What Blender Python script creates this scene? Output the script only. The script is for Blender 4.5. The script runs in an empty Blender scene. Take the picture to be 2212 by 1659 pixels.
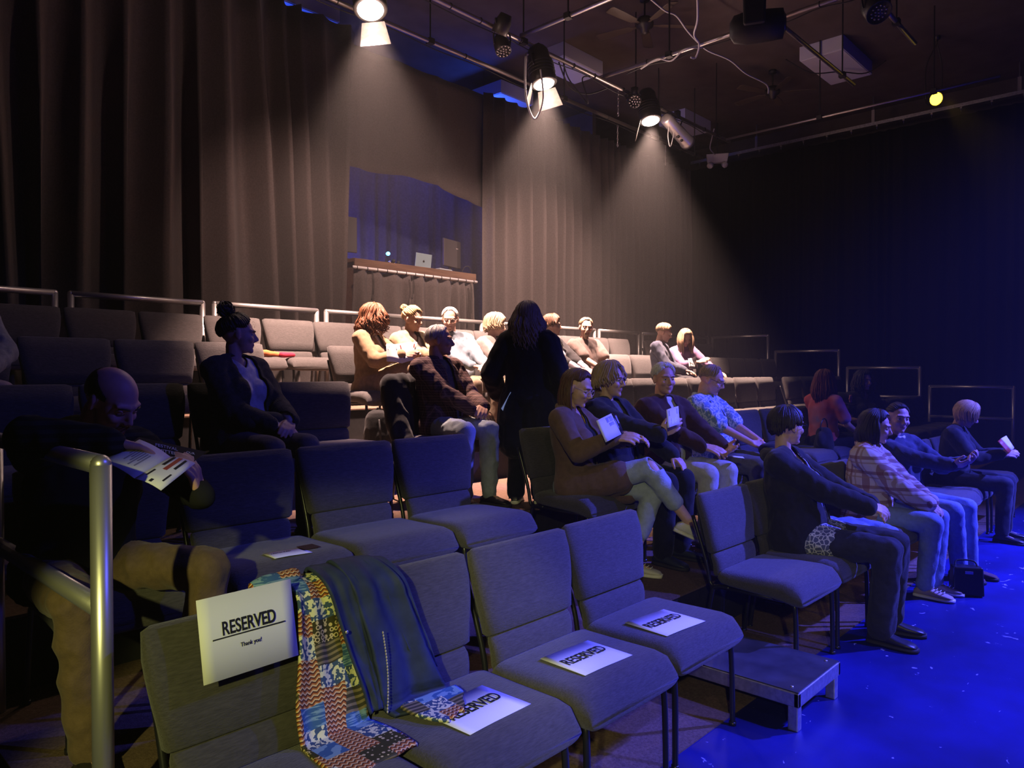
import bpy, bmesh, math, random
from mathutils import Vector as V, Matrix, noise, Euler
S = bpy.context.scene
COL = S.collection
PI = math.pi
R = math.radians
random.seed(4)

# ------------------------------------------------------------------ camera
cam = bpy.data.cameras.new('camera'); cam.sensor_width = 36; cam.lens = 36*1600/2212
cam.clip_start = .05; cam.clip_end = 100
co = bpy.data.objects.new('camera', cam); COL.objects.link(co)
co.location = (0, 0, 1.56); co.rotation_euler = (R(90-.9), 0, R(43.04-90)); S.camera = co
S.view_settings.view_transform = 'Standard'; S.view_settings.look = 'None'
S.view_settings.exposure = 0; S.view_settings.gamma = 1; S.view_settings.use_curve_mapping = False

# ------------------------------------------------------------------ world: unlit room with a little haze in the air
W = bpy.data.worlds.new('world'); S.world = W; W.use_nodes = True
wn = W.node_tree.nodes
wn['Background'].inputs['Color'].default_value = (.02, .02, .03, 1); wn['Background'].inputs['Strength'].default_value = .05
HAZE = .004
if HAZE:
    vs = wn.new('ShaderNodeVolumeScatter'); vs.inputs['Density'].default_value = HAZE; vs.inputs['Anisotropy'].default_value = .3
    W.node_tree.links.new(vs.outputs[0], wn['World Output'].inputs['Volume'])
S.cycles.volume_step_rate = 4; S.cycles.volume_bounces = 0
S.cycles.max_bounces = 5; S.cycles.diffuse_bounces = 3; S.cycles.glossy_bounces = 2; S.cycles.transmission_bounces = 3
S.cycles.caustics_reflective = False; S.cycles.caustics_refractive = False
S.cycles.sample_clamp_indirect = 2.0
S.cycles.use_denoising = True

# ------------------------------------------------------------------ lamps
def aim(o, to):
    o.rotation_euler = (V(to)-V(o.location)).to_track_quat('-Z', 'Y').to_euler()
def spot(name, loc, to, col, power, ang, blend, rad=.06):
    l = bpy.data.lights.new(name, 'SPOT'); l.color = col; l.energy = power; l.spot_size = R(ang); l.spot_blend = blend
    l.shadow_soft_size = rad
    o = bpy.data.objects.new(name, l); COL.objects.link(o); o.location = loc; aim(o, to); return o
def point(name, loc, col, power, rad=.05):
    l = bpy.data.lights.new(name, 'POINT'); l.color = col; l.energy = power; l.shadow_soft_size = rad
    o = bpy.data.objects.new(name, l); COL.objects.link(o); o.location = loc; return o
WARM = (1, .63, .52)
# the three fresnels over the audience (their bodies are built with the rig)
FRES = [((3.98, 5.44, 4.83), (3.4, 4.3, 1.2)), ((6.33, 5.44, 4.85), (6.5, 4.6, 1.0)), ((8.52, 5.44, 4.98), (8.3, 4.6, 1.0))]
AIMS = [(4.35, 5.75, 1.5), (6.45, 5.75, 1.5), (8.75, 5.75, 1.5)]
DRAPE = [(4.9, 7.75, 2.6), (7.3, 7.75, 2.4), (8.9, 7.75, 2.8)]
for k, (p, q) in enumerate(FRES):
    d = (V(q)-V(p)).normalized()
    spot('fresnel_beam', V(p)+d*.14, AIMS[k], WARM, (4300, 5600, 6200)[k], 74, .65, .06)
    # added fills below the flaps: a spot for the drapes, a point for the ceiling
    spot('added_drape_fill', V(p)+d*.32+V((0, .06, 0)), DRAPE[k], WARM, (330, 560, 560)[k], 80, 1, .05)
    point('added_ceiling_fill', V(p)+d*.30, WARM, 30, .05)
BLUE = (.075, .08, 1)
spot('blue_wash', (9.0, -2.5, 5.6), (5.9, .5, 0), BLUE, 9500, 56, .6, .1)
spot('blue_wash', (12.0, -2.2, 5.6), (8.4, .2, 0), BLUE, 7000, 40, .6, .1)
spot('blue_wash', (4.4, -2.9, 5.6), (2.9, .9, .2), BLUE, 2300, 32, .6, .1)
spot('blue_wash', (4.9, -3.2, 5.6), (2.2, 2.6, .9), BLUE, 480, 50, .8, .1)
spot('added_skin_fill', (-1.2, -1.8, 5.3), (3.9, 2.3, .7), (1, .74, .66), 75, 34, .9, .08)  # added weak fill that warms the skin tones, no fixture behind it
yp = V((-2.4, -1.2, 2.8)); AIMY = lambda az, dn: yp+V((math.cos(R(az))*math.cos(R(dn)), math.sin(R(az))*math.cos(R(dn)), -math.sin(R(dn))))
spot('yellow_side', yp, AIMY(41.8, 25.5), (.93, .92, .28), 620, 20.5, .35, .05)
spot('yellow_side', yp+V((.3, -.2, 0)), AIMY(31, 17.5)+V((.3, -.2, 0)), (.92, .88, .34), 310, 24, .4, .05)
spot('yellow_lamp_beam', (11.9, 2.75, 5.45), (7.0, -1.0, 0), (1, .62, .03), 200, 26, .6, .06)
point('booth_glow', (5.75, 8.75, 3.25), (.02, .05, 1), 45, .08)

# ------------------------------------------------------------------ materials
MATS = {}
def mat(name, col, rough=.7, metal=0, noise_amt=0, nscale=20, bump=0, bscale=120, spec=.3, stretch=(1, 1, 1), sheen=0, emit=None, estr=0, col2=None):
    if name in MATS: return MATS[name]
    m = bpy.data.materials.new(name); m.use_nodes = True; MATS[name] = m
    nt = m.node_tree; b = nt.nodes['Principled BSDF']
    b.inputs['Base Color'].default_value = (*col, 1); b.inputs['Roughness'].default_value = rough; b.inputs['Metallic'].default_value = metal
    b.inputs['Specular IOR Level'].default_value = spec
    if sheen: b.inputs['Sheen Weight'].default_value = sheen
    if emit: b.inputs['Emission Color'].default_value = (*emit, 1); b.inputs['Emission Strength'].default_value = estr
    if noise_amt or bump:
        tc = nt.nodes.new('ShaderNodeTexCoord'); mp = nt.nodes.new('ShaderNodeMapping'); mp.inputs['Scale'].default_value = stretch
        nt.links.new(tc.outputs['Object'], mp.inputs['Vector'])
    if noise_amt:
        n = nt.nodes.new('ShaderNodeTexNoise'); n.inputs['Scale'].default_value = nscale; n.inputs['Detail'].default_value = 5
        nt.links.new(mp.outputs[0], n.inputs['Vector'])
        r = nt.nodes.new('ShaderNodeValToRGB'); r.color_ramp.elements[0].position = .3; r.color_ramp.elements[1].position = .7
        c2 = col2 or [min(1, c*(1+noise_amt)) for c in col]
        r.color_ramp.elements[0].color = (*[c*(1-noise_amt) for c in col], 1) if not col2 else (*col, 1); r.color_ramp.elements[1].color = (*c2, 1)
        nt.links.new(n.outputs[0], r.inputs[0]); nt.links.new(r.outputs[0], b.inputs['Base Color'])
    if bump:
        n2 = nt.nodes.new('ShaderNodeTexNoise'); n2.inputs['Scale'].default_value = bscale; n2.inputs['Detail'].default_value = 3
        nt.links.new(mp.outputs[0], n2.inputs['Vector'])
        bp = nt.nodes.new('ShaderNodeBump'); bp.inputs['Strength'].default_value = bump; bp.inputs['Distance'].default_value = .004
        nt.links.new(n2.outputs[0], bp.inputs['Height']); nt.links.new(bp.outputs[0], b.inputs['Normal'])
    return m
def pattern(name, build, rough=.8, spec=.2):
    """material whose colour comes from build(nt, object_coordinates) -> colour socket"""
    if name in MATS: return MATS[name]
    m = bpy.data.materials.new(name); m.use_nodes = True; MATS[name] = m
    nt = m.node_tree; b = nt.nodes['Principled BSDF']; b.inputs['Roughness'].default_value = rough; b.inputs['Specular IOR Level'].default_value = spec
    tc = nt.nodes.new('ShaderNodeTexCoord')
    nt.links.new(build(nt, tc.outputs['Object']), b.inputs['Base Color'])
    return m
def nmath(nt, op, a, b=None):
    n = nt.nodes.new('ShaderNodeMath'); n.operation = op
    for i, x in enumerate((a, b)):
        if x is None: continue
        if isinstance(x, (int, float)): n.inputs[i].default_value = x
        else: nt.links.new(x, n.inputs[i])
    return n.outputs[0]
def nmix(nt, f, a, b):
    n = nt.nodes.new('ShaderNodeMix'); n.data_type = 'RGBA'
    for i, x in ((0, f), (6, a), (7, b)):
        if isinstance(x, (int, float)): n.inputs[i].default_value = x
        elif isinstance(x, tuple): n.inputs[i].default_value = (*x, 1)
        else: nt.links.new(x, n.inputs[i])
    return n.outputs[2]

M = {}
M['fabric'] = mat('chair_fabric', (.066, .060, .058), .85, noise_amt=.22, nscale=30, bump=.7, bscale=60, stretch=(1, 5, 6), sheen=.15, spec=.2)
M['frame'] = mat('black_metal', (.012, .012, .014), .32, spec=.5)
M['shell'] = mat('chair_back_shell', (.02, .02, .022), .6)
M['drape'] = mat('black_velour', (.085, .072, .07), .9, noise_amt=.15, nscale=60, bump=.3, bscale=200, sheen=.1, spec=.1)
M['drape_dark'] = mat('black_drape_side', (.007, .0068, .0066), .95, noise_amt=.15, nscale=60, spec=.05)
M['carpet'] = mat('brown_carpet_tile', (.16, .105, .075), .95, noise_amt=.25, nscale=90, bump=.6, bscale=250, spec=.05)
M['riser'] = mat('riser_black', (.02, .019, .02), .8, noise_amt=.2, nscale=20)
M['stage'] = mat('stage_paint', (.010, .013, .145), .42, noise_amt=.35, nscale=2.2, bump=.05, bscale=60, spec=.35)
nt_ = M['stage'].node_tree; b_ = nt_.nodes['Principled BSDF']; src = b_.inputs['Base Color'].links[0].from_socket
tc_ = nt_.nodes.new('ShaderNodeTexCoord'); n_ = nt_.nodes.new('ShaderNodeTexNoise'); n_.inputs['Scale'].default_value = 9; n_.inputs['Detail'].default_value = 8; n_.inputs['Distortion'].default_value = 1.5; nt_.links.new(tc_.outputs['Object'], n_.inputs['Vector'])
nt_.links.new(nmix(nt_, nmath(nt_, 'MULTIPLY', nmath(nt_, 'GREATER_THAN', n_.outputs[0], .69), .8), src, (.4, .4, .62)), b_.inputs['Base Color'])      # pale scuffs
M['ceil'] = mat('ceiling_black', (.075, .060, .054), .9, noise_amt=.2, nscale=3)
M['alu'] = mat('brushed_aluminium', (.62, .60, .58), .36, .8, bump=.05, bscale=90, stretch=(1, 1, .1))
M['alu_dull'] = mat('scratched_aluminium', (.55, .54, .52), .45, 1, noise_amt=.2, nscale=40)
M['deck'] = mat('deck_top_black', (.05, .05, .055), .35, noise_amt=.3, nscale=8, spec=.4)
M['white'] = mat('white_enamel', (.75, .73, .72), .5)
M['paper'] = mat('white_paper', (.82, .82, .8), .7)
M['ink'] = mat('black_ink', (.015, .015, .015), .7)
M['black'] = mat('matt_black', (.014, .014, .015), .6, spec=.3)
M['blacklamp'] = mat('lamp_black_paint', (.02, .018, .017), .45, spec=.4)
M['pipe'] = mat('steel_pipe', (.42, .38, .36), .45, 1)
M['cable_white'] = mat('white_cable', (.6, .58, .56), .5)
M['lens'] = mat('lit_lens', (1, .9, .8), .3, emit=(1, .86, .74), estr=45)
M['lens_y'] = mat('lit_lens_yellow', (1, .7, .1), .3, emit=(1, .62, .02), estr=14)
M['barn'] = mat('barn_door_metal', (.07, .062, .055), .6, 0, noise_amt=.25, nscale=30)
M['wood'] = mat('counter_wood', (.13, .075, .05), .5, noise_amt=.3, nscale=12, stretch=(.3, 6, 6))
M['screen_back'] = mat('monitor_back', (.05, .045, .05), .45)
M['silver'] = mat('laptop_silver', (.45, .62, .7), .35, .6)

# ------------------------------------------------------------------ objects
def tagp(o, label=None, cat=None, group=None, kind=None):
    if label: o['label'] = label
    if cat: o['category'] = cat
    if group: o['group'] = group
    if kind: o['kind'] = kind
    return o
def empty(name, loc=(0, 0, 0), rz=0, label=None, cat=None, group=None):
    o = bpy.data.objects.new(name, None); COL.objects.link(o); o.location = loc; o.rotation_euler = (0, 0, rz); o.empty_display_size = .1
    return tagp(o, label, cat, group)
def dup(root, loc, rz=0, label=None, group=None):
    r = root.copy(); COL.objects.link(r); r.location = loc; r.rotation_euler = (0, 0, rz)
    if label: r['label'] = label
    if group: r['group'] = group
    for ch in list(root.children):
        c = ch.copy(); COL.objects.link(c); c.parent = r
        for g in ch.children:
            d = g.copy(); COL.objects.link(d); d.parent = c
    return r

class MB:
    def __init__(s): s.v = []; s.f = []; s.m = []
    def add(s, vs, fs, mi=0):
        o = len(s.v); s.v += [tuple(p) for p in vs]; s.f += [tuple(i+o for i in f) for f in fs]; s.m += [mi]*len(fs)
    def box(s, c, d, rot=None, mi=0, taper=1):
        hx, hy, hz = d[0]/2, d[1]/2, d[2]/2
        vs = [V((x*hx*(taper if z > 0 else 1), y*hy*(taper if z > 0 else 1), z*hz)) for x, y, z in ((-1,-1,-1),(1,-1,-1),(1,1,-1),(-1,1,-1),(-1,-1,1),(1,-1,1),(1,1,1),(-1,1,1))]
        if rot is not None: vs = [rot @ v for v in vs]
        c = V(c)
        s.add([v+c for v in vs], [(3,2,1,0),(4,5,6,7),(0,1,5,4),(1,2,6,5),(2,3,7,6),(3,0,4,7)], mi)
    def rings(s, rings, mi=0, caps=True):
        n = len(rings[0]); vs = [p for r in rings for p in r]; fs = []
        for i in range(len(rings)-1):
            for j in range(n):
                k = (j+1) % n
                fs.append((i*n+j, i*n+k, (i+1)*n+k, (i+1)*n+j))
        if caps:
            fs.append(tuple(range(n-1, -1, -1))); b = (len(rings)-1)*n; fs.append(tuple(range(b, b+n)))
        s.add(vs, fs, mi)
    def tube(s, path, r, seg=8, mi=0, flat=1.0, caps=True, closed=False):
        path = [V(p) for p in path]; n = len(path)
        if not hasattr(r, '__len__'): r = [r]*n
        up = None; rs = []
        for i, p in enumerate(path):
            if closed: t = path[(i+1) % n]-path[i-1]
            else: t = path[min(i+1, n-1)]-path[max(i-1, 0)]
            if t.length < 1e-9: t = V((0, 0, 1))
            t.normalize()
            if up is None:
                a = V((0, 0, 1)) if abs(t.z) < .9 else V((1, 0, 0)); up = (a-t*a.dot(t)).normalized()
            else:
                up = up-t*up.dot(t)
                up = up.normalized() if up.length > 1e-6 else t.orthogonal().normalized()
            b = t.cross(up)
            rs.append([p+up*(math.cos(2*PI*k/seg)*r[i])+b*(math.sin(2*PI*k/seg)*r[i]*flat) for k in range(seg)])
        if closed: rs.append(rs[0])
        s.rings(rs, mi, caps and not closed)
    def ell(s, c, rad, rot=None, seg=16, rg=10, mi=0):
        c = V(c); vs = []; fs = []
        for i in range(1, rg):
            th = PI*i/rg
            for j in range(seg):
                ph = 2*PI*j/seg
                p = V((rad[0]*math.sin(th)*math.cos(ph), rad[1]*math.sin(th)*math.sin(ph), rad[2]*math.cos(th)))
                vs.append(c+(rot @ p if rot is not None else p))
        t = V((0, 0, rad[2])); t = rot @ t if rot is not None else t
        vs += [c+t, c-t]; a = len(vs)-2
        for j in range(seg):
            k = (j+1) % seg
            fs.append((a, j, k)); b = (rg-2)*seg; fs.append((a+1, b+k, b+j))
            for i in range(rg-2): fs.append((i*seg+j, (i+1)*seg+j, (i+1)*seg+k, i*seg+k))
        s.add(vs, fs, mi)
    def cap(s, a, b, ra, rb, seg=12, mi=0):
        """tapered capsule"""
        a, b = V(a), V(b); d = b-a; L = d.length
        t = d/L if L > 1e-6 else V((0, 0, 1)); u = t.orthogonal().normalized(); w = t.cross(u); rs = []
        for k in range(1, 5):
            an = PI/2*(1-k/4.0)
            rs.append((a-t*(ra*math.sin(an)), ra*math.cos(an)))
        for k in range(0, 4):
            an = PI/2*k/4.0
            rs.append((b+t*(rb*math.sin(an)), rb*math.cos(an)))
        s.rings([[p+u*(math.cos(2*PI*j/seg)*r)+w*(math.sin(2*PI*j/seg)*r) for j in range(seg)] for p, r in rs], mi)
    def cyl(s, c, r, h, axis='z', seg=24, r2=None, mi=0):
        c = V(c); d = {'x': V((1, 0, 0)), 'y': V((0, 1, 0)), 'z': V((0, 0, 1))}[axis] if isinstance(axis, str) else V(axis).normalized()
        s.tube([c-d*h/2, c+d*h/2], [r, r if r2 is None else r2], seg, mi)
    def pad(s, stations, seg=28, e=4.5, mi=0):
        """pillow: stations = (centre, axis u, axis w, half width, half thickness)"""
        rs = []
        for c, u, w, hw, ht in stations:
            ring = []
            for k in range(seg):
                a = 2*PI*k/seg; ca, sa = math.cos(a), math.sin(a)
                x = math.copysign(abs(ca)**(2/e), ca)*hw; y = math.copysign(abs(sa)**(2/2.6), sa)*ht
                ring.append(V(c)+V(u)*x+V(w)*y)
            rs.append(ring)
        s.rings(rs, mi)
    def build(s, name, m, parent=None, smooth=True, loc=None, auto=None):
        me = bpy.data.meshes.new(name); me.from_pydata(s.v, [], s.f); me.validate()
        bm = bmesh.new(); bm.from_mesh(me); bmesh.ops.recalc_face_normals(bm, faces=bm.faces); bm.to_mesh(me); bm.free()
        for mm in (m if isinstance(m, (list, tuple)) else [m]): me.materials.append(mm)
        if len(me.polygons) == len(s.m): me.polygons.foreach_set('material_index', s.m)
        if smooth: me.polygons.foreach_set('use_smooth', [True]*len(me.polygons))
        o = bpy.data.objects.new(name, me); COL.objects.link(o)
        if parent is not None: o.parent = parent
        if loc is not None: o.location = loc
        if auto:
            me.set_sharp_from_angle(angle=R(auto))
        return o
def bevel(o, w=.004, seg=2):
    b = o.modifiers.new('bevel', 'BEVEL'); b.width = w; b.segments = seg; b.limit_method = 'ANGLE'; return o
def smooth_path(pts, n=6):
    pts = [V(p) for p in pts]; out = []
    for i in range(len(pts)-1):
        p0, p1, p2, p3 = pts[max(i-1, 0)], pts[i], pts[i+1], pts[min(i+2, len(pts)-1)]
        for k in range(n):
            t = k/n
            out.append(.5*((2*p1)+(p2-p0)*t+(2*p0-5*p1+4*p2-p3)*t*t+(3*p1-p0-3*p2+p3)*t**3))
    out.append(pts[-1]); return out
def text_mesh(txt, size, name, m, parent=None, loc=(0, 0, 0), rot=(0, 0, 0), scale=(1, 1, 1), bold=0, depth=.0004):
    c = bpy.data.curves.new(name, 'FONT'); c.body = txt; c.size = size; c.align_x = 'CENTER'; c.align_y = 'CENTER'; c.extrude = depth; c.offset = bold
    o = bpy.data.objects.new(name, c); COL.objects.link(o)
    dg = bpy.context.evaluated_depsgraph_get(); me = bpy.data.meshes.new_from_object(o.evaluated_get(dg)); me.name = name
    bpy.data.objects.remove(o); bpy.data.curves.remove(c)
    me.materials.clear(); me.materials.append(m)
    o = bpy.data.objects.new(name, me); COL.objects.link(o); o.location = loc; o.rotation_euler = rot; o.scale = scale
    if parent is not None: o.parent = parent
    return o
# ------------------------------------------------------------------ the room
TZ = .303                                      # riser height
def tier_y(n): return 2.16+1.25*(n-2)          # front edge of tier n
def slab(name, lo, hi, m, kind='structure'):
    b = MB(); b.box([(a+c)/2 for a, c in zip(lo, hi)], [c-a for a, c in zip(lo, hi)]); o = b.build(name, m, smooth=False); o['kind'] = kind; return o
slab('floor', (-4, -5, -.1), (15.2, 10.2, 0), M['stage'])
slab('trim_carpet', (.2, 1.55, -.0), (13.6, 2.16, .006), M['carpet'])
slab('wall_back', (-4, 9.9, 0), (15.2, 10.1, 6.5), M['ceil'])
slab('wall_right', (14.3, -5, 0), (14.5, 9.9, 6.5), M['ceil'])
slab('wall_left', (-4.2, -5, 0), (-4, 9.9, 6.5), M['ceil'])
slab('wall_front', (-4, -5.2, 0), (15.2, -5, 6.5), M['ceil'])
slab('ceiling', (-4.2, -5.2, 6.3), (15.2, 10.1, 6.5), M['ceil'])
for n in range(2, 6):
    b = MB(); y0 = tier_y(n); y1 = tier_y(n+1) if n < 5 else 7.2
    z = TZ*(n-1)
    b.box(((.62+13.4)/2, (y0+7.2)/2 if False else (y0+y1)/2, z/2-.003), (13.4-.62, y1-y0, z-.006))
    o = b.build('seating_riser', M['riser'], smooth=False); o['kind'] = 'structure'
    slab('trim_%d' % (n+1), (.62, y0-.012, z-.012), (13.4, y1-.013, z), M['carpet'])

# ------------------------------------------------------------------ drapes
def drape(name, p0, p1, z0, z1, m, label, pitch=.28, depth=.09, seed=1, bottom=None, lean=.0, nz=14, per=14, sharp=1.6, cat='curtain'):
    rnd = random.Random(seed); p0, p1 = V((*p0, 0)), V((*p1, 0)); L = (p1-p0).length; t = (p1-p0)/L; nrm = V((t.y, -t.x, 0))
    # fold boundaries
    xs = [0]
    while xs[-1] < L: xs.append(xs[-1]+pitch*rnd.uniform(.55, 1.5))
    amp = [rnd.uniform(.5, 1.15) for _ in xs]; ln = [rnd.uniform(-1, 1)*lean for _ in xs]
    xs = [x*L/xs[-1] for x in xs]
    b = MB(); cols = []
    for i in range(len(xs)-1):
        for k in range(per): cols.append((i, k/per))
    cols.append((len(xs)-2, 1.0)); vs = []; fs = []; n = len(cols)
    for j in range(nz+1):
        v = j/nz
        for (i, u) in cols:
            x = xs[i]+(xs[i+1]-xs[i])*u
            top = 1-v
            dx = (ln[i]*(1-u)+ln[i+1]*u)*v
            a = (amp[i]*(1-u)+amp[i+1]*u)
            d = depth*a*(1-abs(math.cos(PI*u))**sharp*2)*(.45+.55*min(1, v*3))
            d += .02*noise.noise((x*3, v*4, seed))
            zb = z0 if bottom is None else bottom(x/L)
            p = p0+t*(x+dx)+nrm*d; p.z = z1+(zb-z1)*v
            vs.append(p)
    for j in range(nz):
        for i in range(n-1): fs.append((j*n+i, j*n+i+1, (j+1)*n+i+1, (j+1)*n+i))
    b.add(vs, fs); o = b.build(name, m)
    so = o.modifiers.new('cloth', 'SOLIDIFY'); so.thickness = .006
    return tagp(o, label, cat)
YB = 7.72
TOP = 5.66
drape('curtain', (-3.6, YB), (5.47, YB), .9, 5.80, M['drape'], 'tall dark pleated back curtain left of the control booth opening', .32, .16, 3, lean=.3, sharp=1.1)
drape('curtain', (7.68, YB), (13.62, YB), .9, TOP, M['drape'], 'dark finely pleated back curtain right of the booth opening, reaching the corner', .22, .11, 5, lean=.08, sharp=1.1)
def vb(u): return 4.12-.03*math.sin(u*9)+.02-.10*u**3*(1 if u < .8 else 1)+.03*math.sin(u*4)
o = drape('valance', (5.3, YB+.10), (7.78, YB+.10), 4.1, TOP, M['drape'], 'flat dark valance cloth hanging over the control booth opening', .8, .035, 8, bottom=vb, sharp=1, cat='valance')
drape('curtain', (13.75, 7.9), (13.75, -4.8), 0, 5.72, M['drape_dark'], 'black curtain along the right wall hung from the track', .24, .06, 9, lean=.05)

# control booth
tagp(drape('booth_backdrop', (3.75, 9.6), (10.45, 9.6), 2.2, 6.0, mat('booth_drape', (.045, .055, .13), .9, noise_amt=.2, nscale=30), 'blue lit cloth at the back of the control booth', .3, .05, 11, cat='curtain'))
slab('booth_floor', (3.6, 7.95, 2.05), (10.6, 9.8, 2.15), M['riser'])
slab('wall_booth', (3.5, 7.95, 2.15), (3.6, 9.8, 6.2), M['ceil'])
slab('wall_booth', (10.6, 7.95, 2.15), (10.7, 9.8, 6.2), M['ceil'])
t = empty('booth_counter', (6.58, 7.98, 2.15), 0, 'brown wooden counter of the control booth above the dark skirt', 'counter')
b = MB(); b.box((0, .22, .84), (2.14, .62, .05)); bevel(b.build('countertop', M['wood'], t, False), .006)
b = MB(); b.box((0, -.10, .79), (2.14, .03, .14)); bevel(b.build('fascia', M['wood'], t, False), .004)
for sx in (-1, 1):
    b = MB(); b.box((sx*.98, .2, .40), (.06, .5, .80)); b.build('support', M['wood'], t, False)
t = empty('skirt_pipe', (6.42, 7.72, 2.87), 0, 'white horizontal pipe under the booth counter carrying the skirt', 'pipe')
b = MB(); b.tube([(-1.04, 0, 0), (1.10, 0, 0)], .017, 10); b.build('bar', M['white'], t)
for k in range(14):
    b = MB(); x = -.98+k*.155
    b.tube([(x+.02*math.cos(a)*.3, .021*math.cos(a), .021*math.sin(a)-.004) for a in [2*PI*i/10 for i in range(10)]], .005, 6, closed=True); b.build('tie', M['black'], t)
def sk(u): return 1.5
drape('booth_skirt', (5.44, 7.76), (7.52, 7.76), 1.3, 2.845, M['drape'], 'dark pleated skirt cloth tied under the control booth counter', .2, .075, 17, cat='curtain')
for k, (x, dz) in enumerate(((5.62, -.36), (6.27, -.30), (7.33, -.50))):
    b = MB(); b.tube(smooth_path([(x, 7.665, 2.84), (x+.01, 7.655, 2.7), (x-.01, 7.65, 2.84+dz)]), .004, 6)
    b.tube(smooth_path([(x+.012, 7.665, 2.84), (x+.025, 7.65, 2.72), (x+.012, 7.65, 2.84+dz+.06)]), .004, 6)
    b.ell((x-.01, 7.65, 2.84+dz), (.009, .009, .014))
    tagp(b.build('tie_cord', M['black']), ('dark cord hanging from the left end of the booth skirt', 'short cord hanging from the middle of the booth skirt', 'long knotted cord hanging near the right end of the booth skirt')[k], 'cord')
# things on the counter
def monitor(x, y, w, h, rz, label, logo):
    t = empty('monitor', (x, y, 3.015), rz, label, 'monitor')
    b = MB(); b.box((0, 0, .10+h/2), (w, .035, h)); bevel(b.build('housing', M['screen_back'], t, False), .008)
    b = MB(); b.cyl((0, .03, .006), .10, .012); b.box((0, .035, .07), (.05, .03, .13)); b.build('stand', M['black'], t)
    text_mesh(logo, .035, 'emblem', mat('badge_grey', (.5, .45, .45), .4), t, (w*.28, -.0185, .10+h*.72), (R(90), 0, 0))
monitor(5.50, 8.12, .40, .46, R(-8), 'dark monitor seen from behind at the left end of the booth counter', '')
monitor(7.42, 8.15, .44, .40, R(14), 'dark monitor with a small emblem at the right end of the booth counter', 'acer')
t = empty('laptop', (6.83, 8.10, 3.015), R(4), 'open silver laptop glowing blue on the booth counter', 'laptop')
b = MB(); b.box((0, .12, .008), (.31, .22, .014)); bevel(b.build('base', M['silver'], t, False), .004)
b = MB(); b.box((0, -.005, .118), (.31, .008, .215), Matrix.Rotation(R(8), 3, 'X')); bevel(b.build('lid', M['silver'], t, False), .004)
b = MB(); b.ell((-.006, -.012, .116), (.012, .003, .014)); b.ell((.006, -.012, .116), (.012, .003, .014)); b.ell((.004, -.012, .136), (.003, .002, .006), Matrix.Rotation(.5, 3, 'Y')); b.build('emblem', M['black'], t)
t = empty('keyboard', (7.12, 7.99, 3.015), R(6), 'pale slim keyboard beside the laptop on the booth counter', 'keyboard')
b = MB(); b.box((0, 0, .012), (.27, .10, .014)); bevel(b.build('case', M['silver'], t, False), .004)
b = MB()
for i in range(10):
    for j in range(4): b.box((-.117+i*.026, -.033+j*.022, .021), (.021, .018, .006))
b.build('keys', M['white'], t, False)
t = empty('desk_lamp', (6.10, 8.0, 3.015), 0, 'small glowing blue work light on the booth counter', 'lamp')
b = MB(); b.cyl((0, 0, .01), .04, .02); b.tube(smooth_path([(0, 0, .02), (-.01, 0, .07), (.02, -.01, .12)]), .006, 8); b.build('stand', M['black'], t)
b = MB(); b.ell((.02, -.02, .13), (.028, .03, .026)); b.build('bulb', mat('blue_bulb', (.2, .6, 1), .3, emit=(.1, .5, 1), estr=6), t)
t = empty('headphones', (6.24, 7.98, 3.015), R(30), 'dark headphones with a pale band lying on the booth counter', 'headphones')
b = MB(); b.tube([(.08*math.cos(a), .02+.07*math.sin(a), .03) for a in [PI*i/10 for i in range(11)]], .009, 8); b.build('headband', M['white'], t)
for sx in (-1, 1):
    b = MB(); b.ell((sx*.08, .0, .032), (.022, .036, .032)); b.build('ear_cup', M['black'], t)
b = MB(); b.tube(smooth_path([(7.42, 7.93, 3.02), (7.44, 7.9, 3.09), (7.5, 7.88, 3.11), (7.56, 7.88, 3.06), (7.58, 7.9, 3.02)]), .006, 8)
tagp(b.build('cable', M['black']), 'black cable looping up at the right end of the booth counter', 'cable')
for k in range(3):
    pass

# ------------------------------------------------------------------ tubular guard rails
def rail(a, c, h, label, mid=True, group=None, pip=.027, low=.55):
    a, c = V(a), V(c); t = empty('guard_rail', a, 0, label, 'railing', group); d = c-a
    b = MB(); b.tube([(0, 0, h), d+V((0, 0, h))], pip, 14); b.build('top_rail', M['alu'], t)
    for q in (V((0, 0, 0)), d):
        b = MB(); b.tube([q, q+V((0, 0, h))], pip, 14); b.ell(q+V((0, 0, h)), (pip, pip, pip), seg=14, rg=8); b.build('post', M['alu'], t)
    if mid:
        b = MB(); b.tube([(0, 0, low), d+V((0, 0, low))], pip, 14); b.build('mid_rail', M['alu'], t)
    return t
ORD = 'first second third fourth fifth sixth seventh eighth ninth tenth eleventh twelfth thirteenth fourteenth fifteenth sixteenth seventeenth'.split()
for k in range(10):
    x0 = .80+1.262*k
    rail((x0, 7.09, 4*TZ), (min(x0+1.14, 13.2), 7.09, 4*TZ), 1.02, 'bright pipe guard rail section along the back row, %s from the left end' % ORD[k], group='back row guard rails')
for k in range(4):
    n = 5-k; y1 = 7.05-1.277*k
    rail((13.3, y1-1.13, (n-1)*TZ), (13.3, y1, (n-1)*TZ), 1.03, 'pipe guard rail section on the far right side, %s' % ('topmost at the back corner', 'second step down', 'third step down', 'lowest, in front of the black curtain')[k], group='right side guard rails')
rail((.69, 2.14, 0), (.69, 3.25, 0), 1.315, 'near left guard rail with its front post lit yellow and blue', low=.93)
rail((.72, 3.44, 2*TZ), (.72, 4.55, 2*TZ), 1.02, 'left guard rail section behind the near one, its post at the photo edge')

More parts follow.
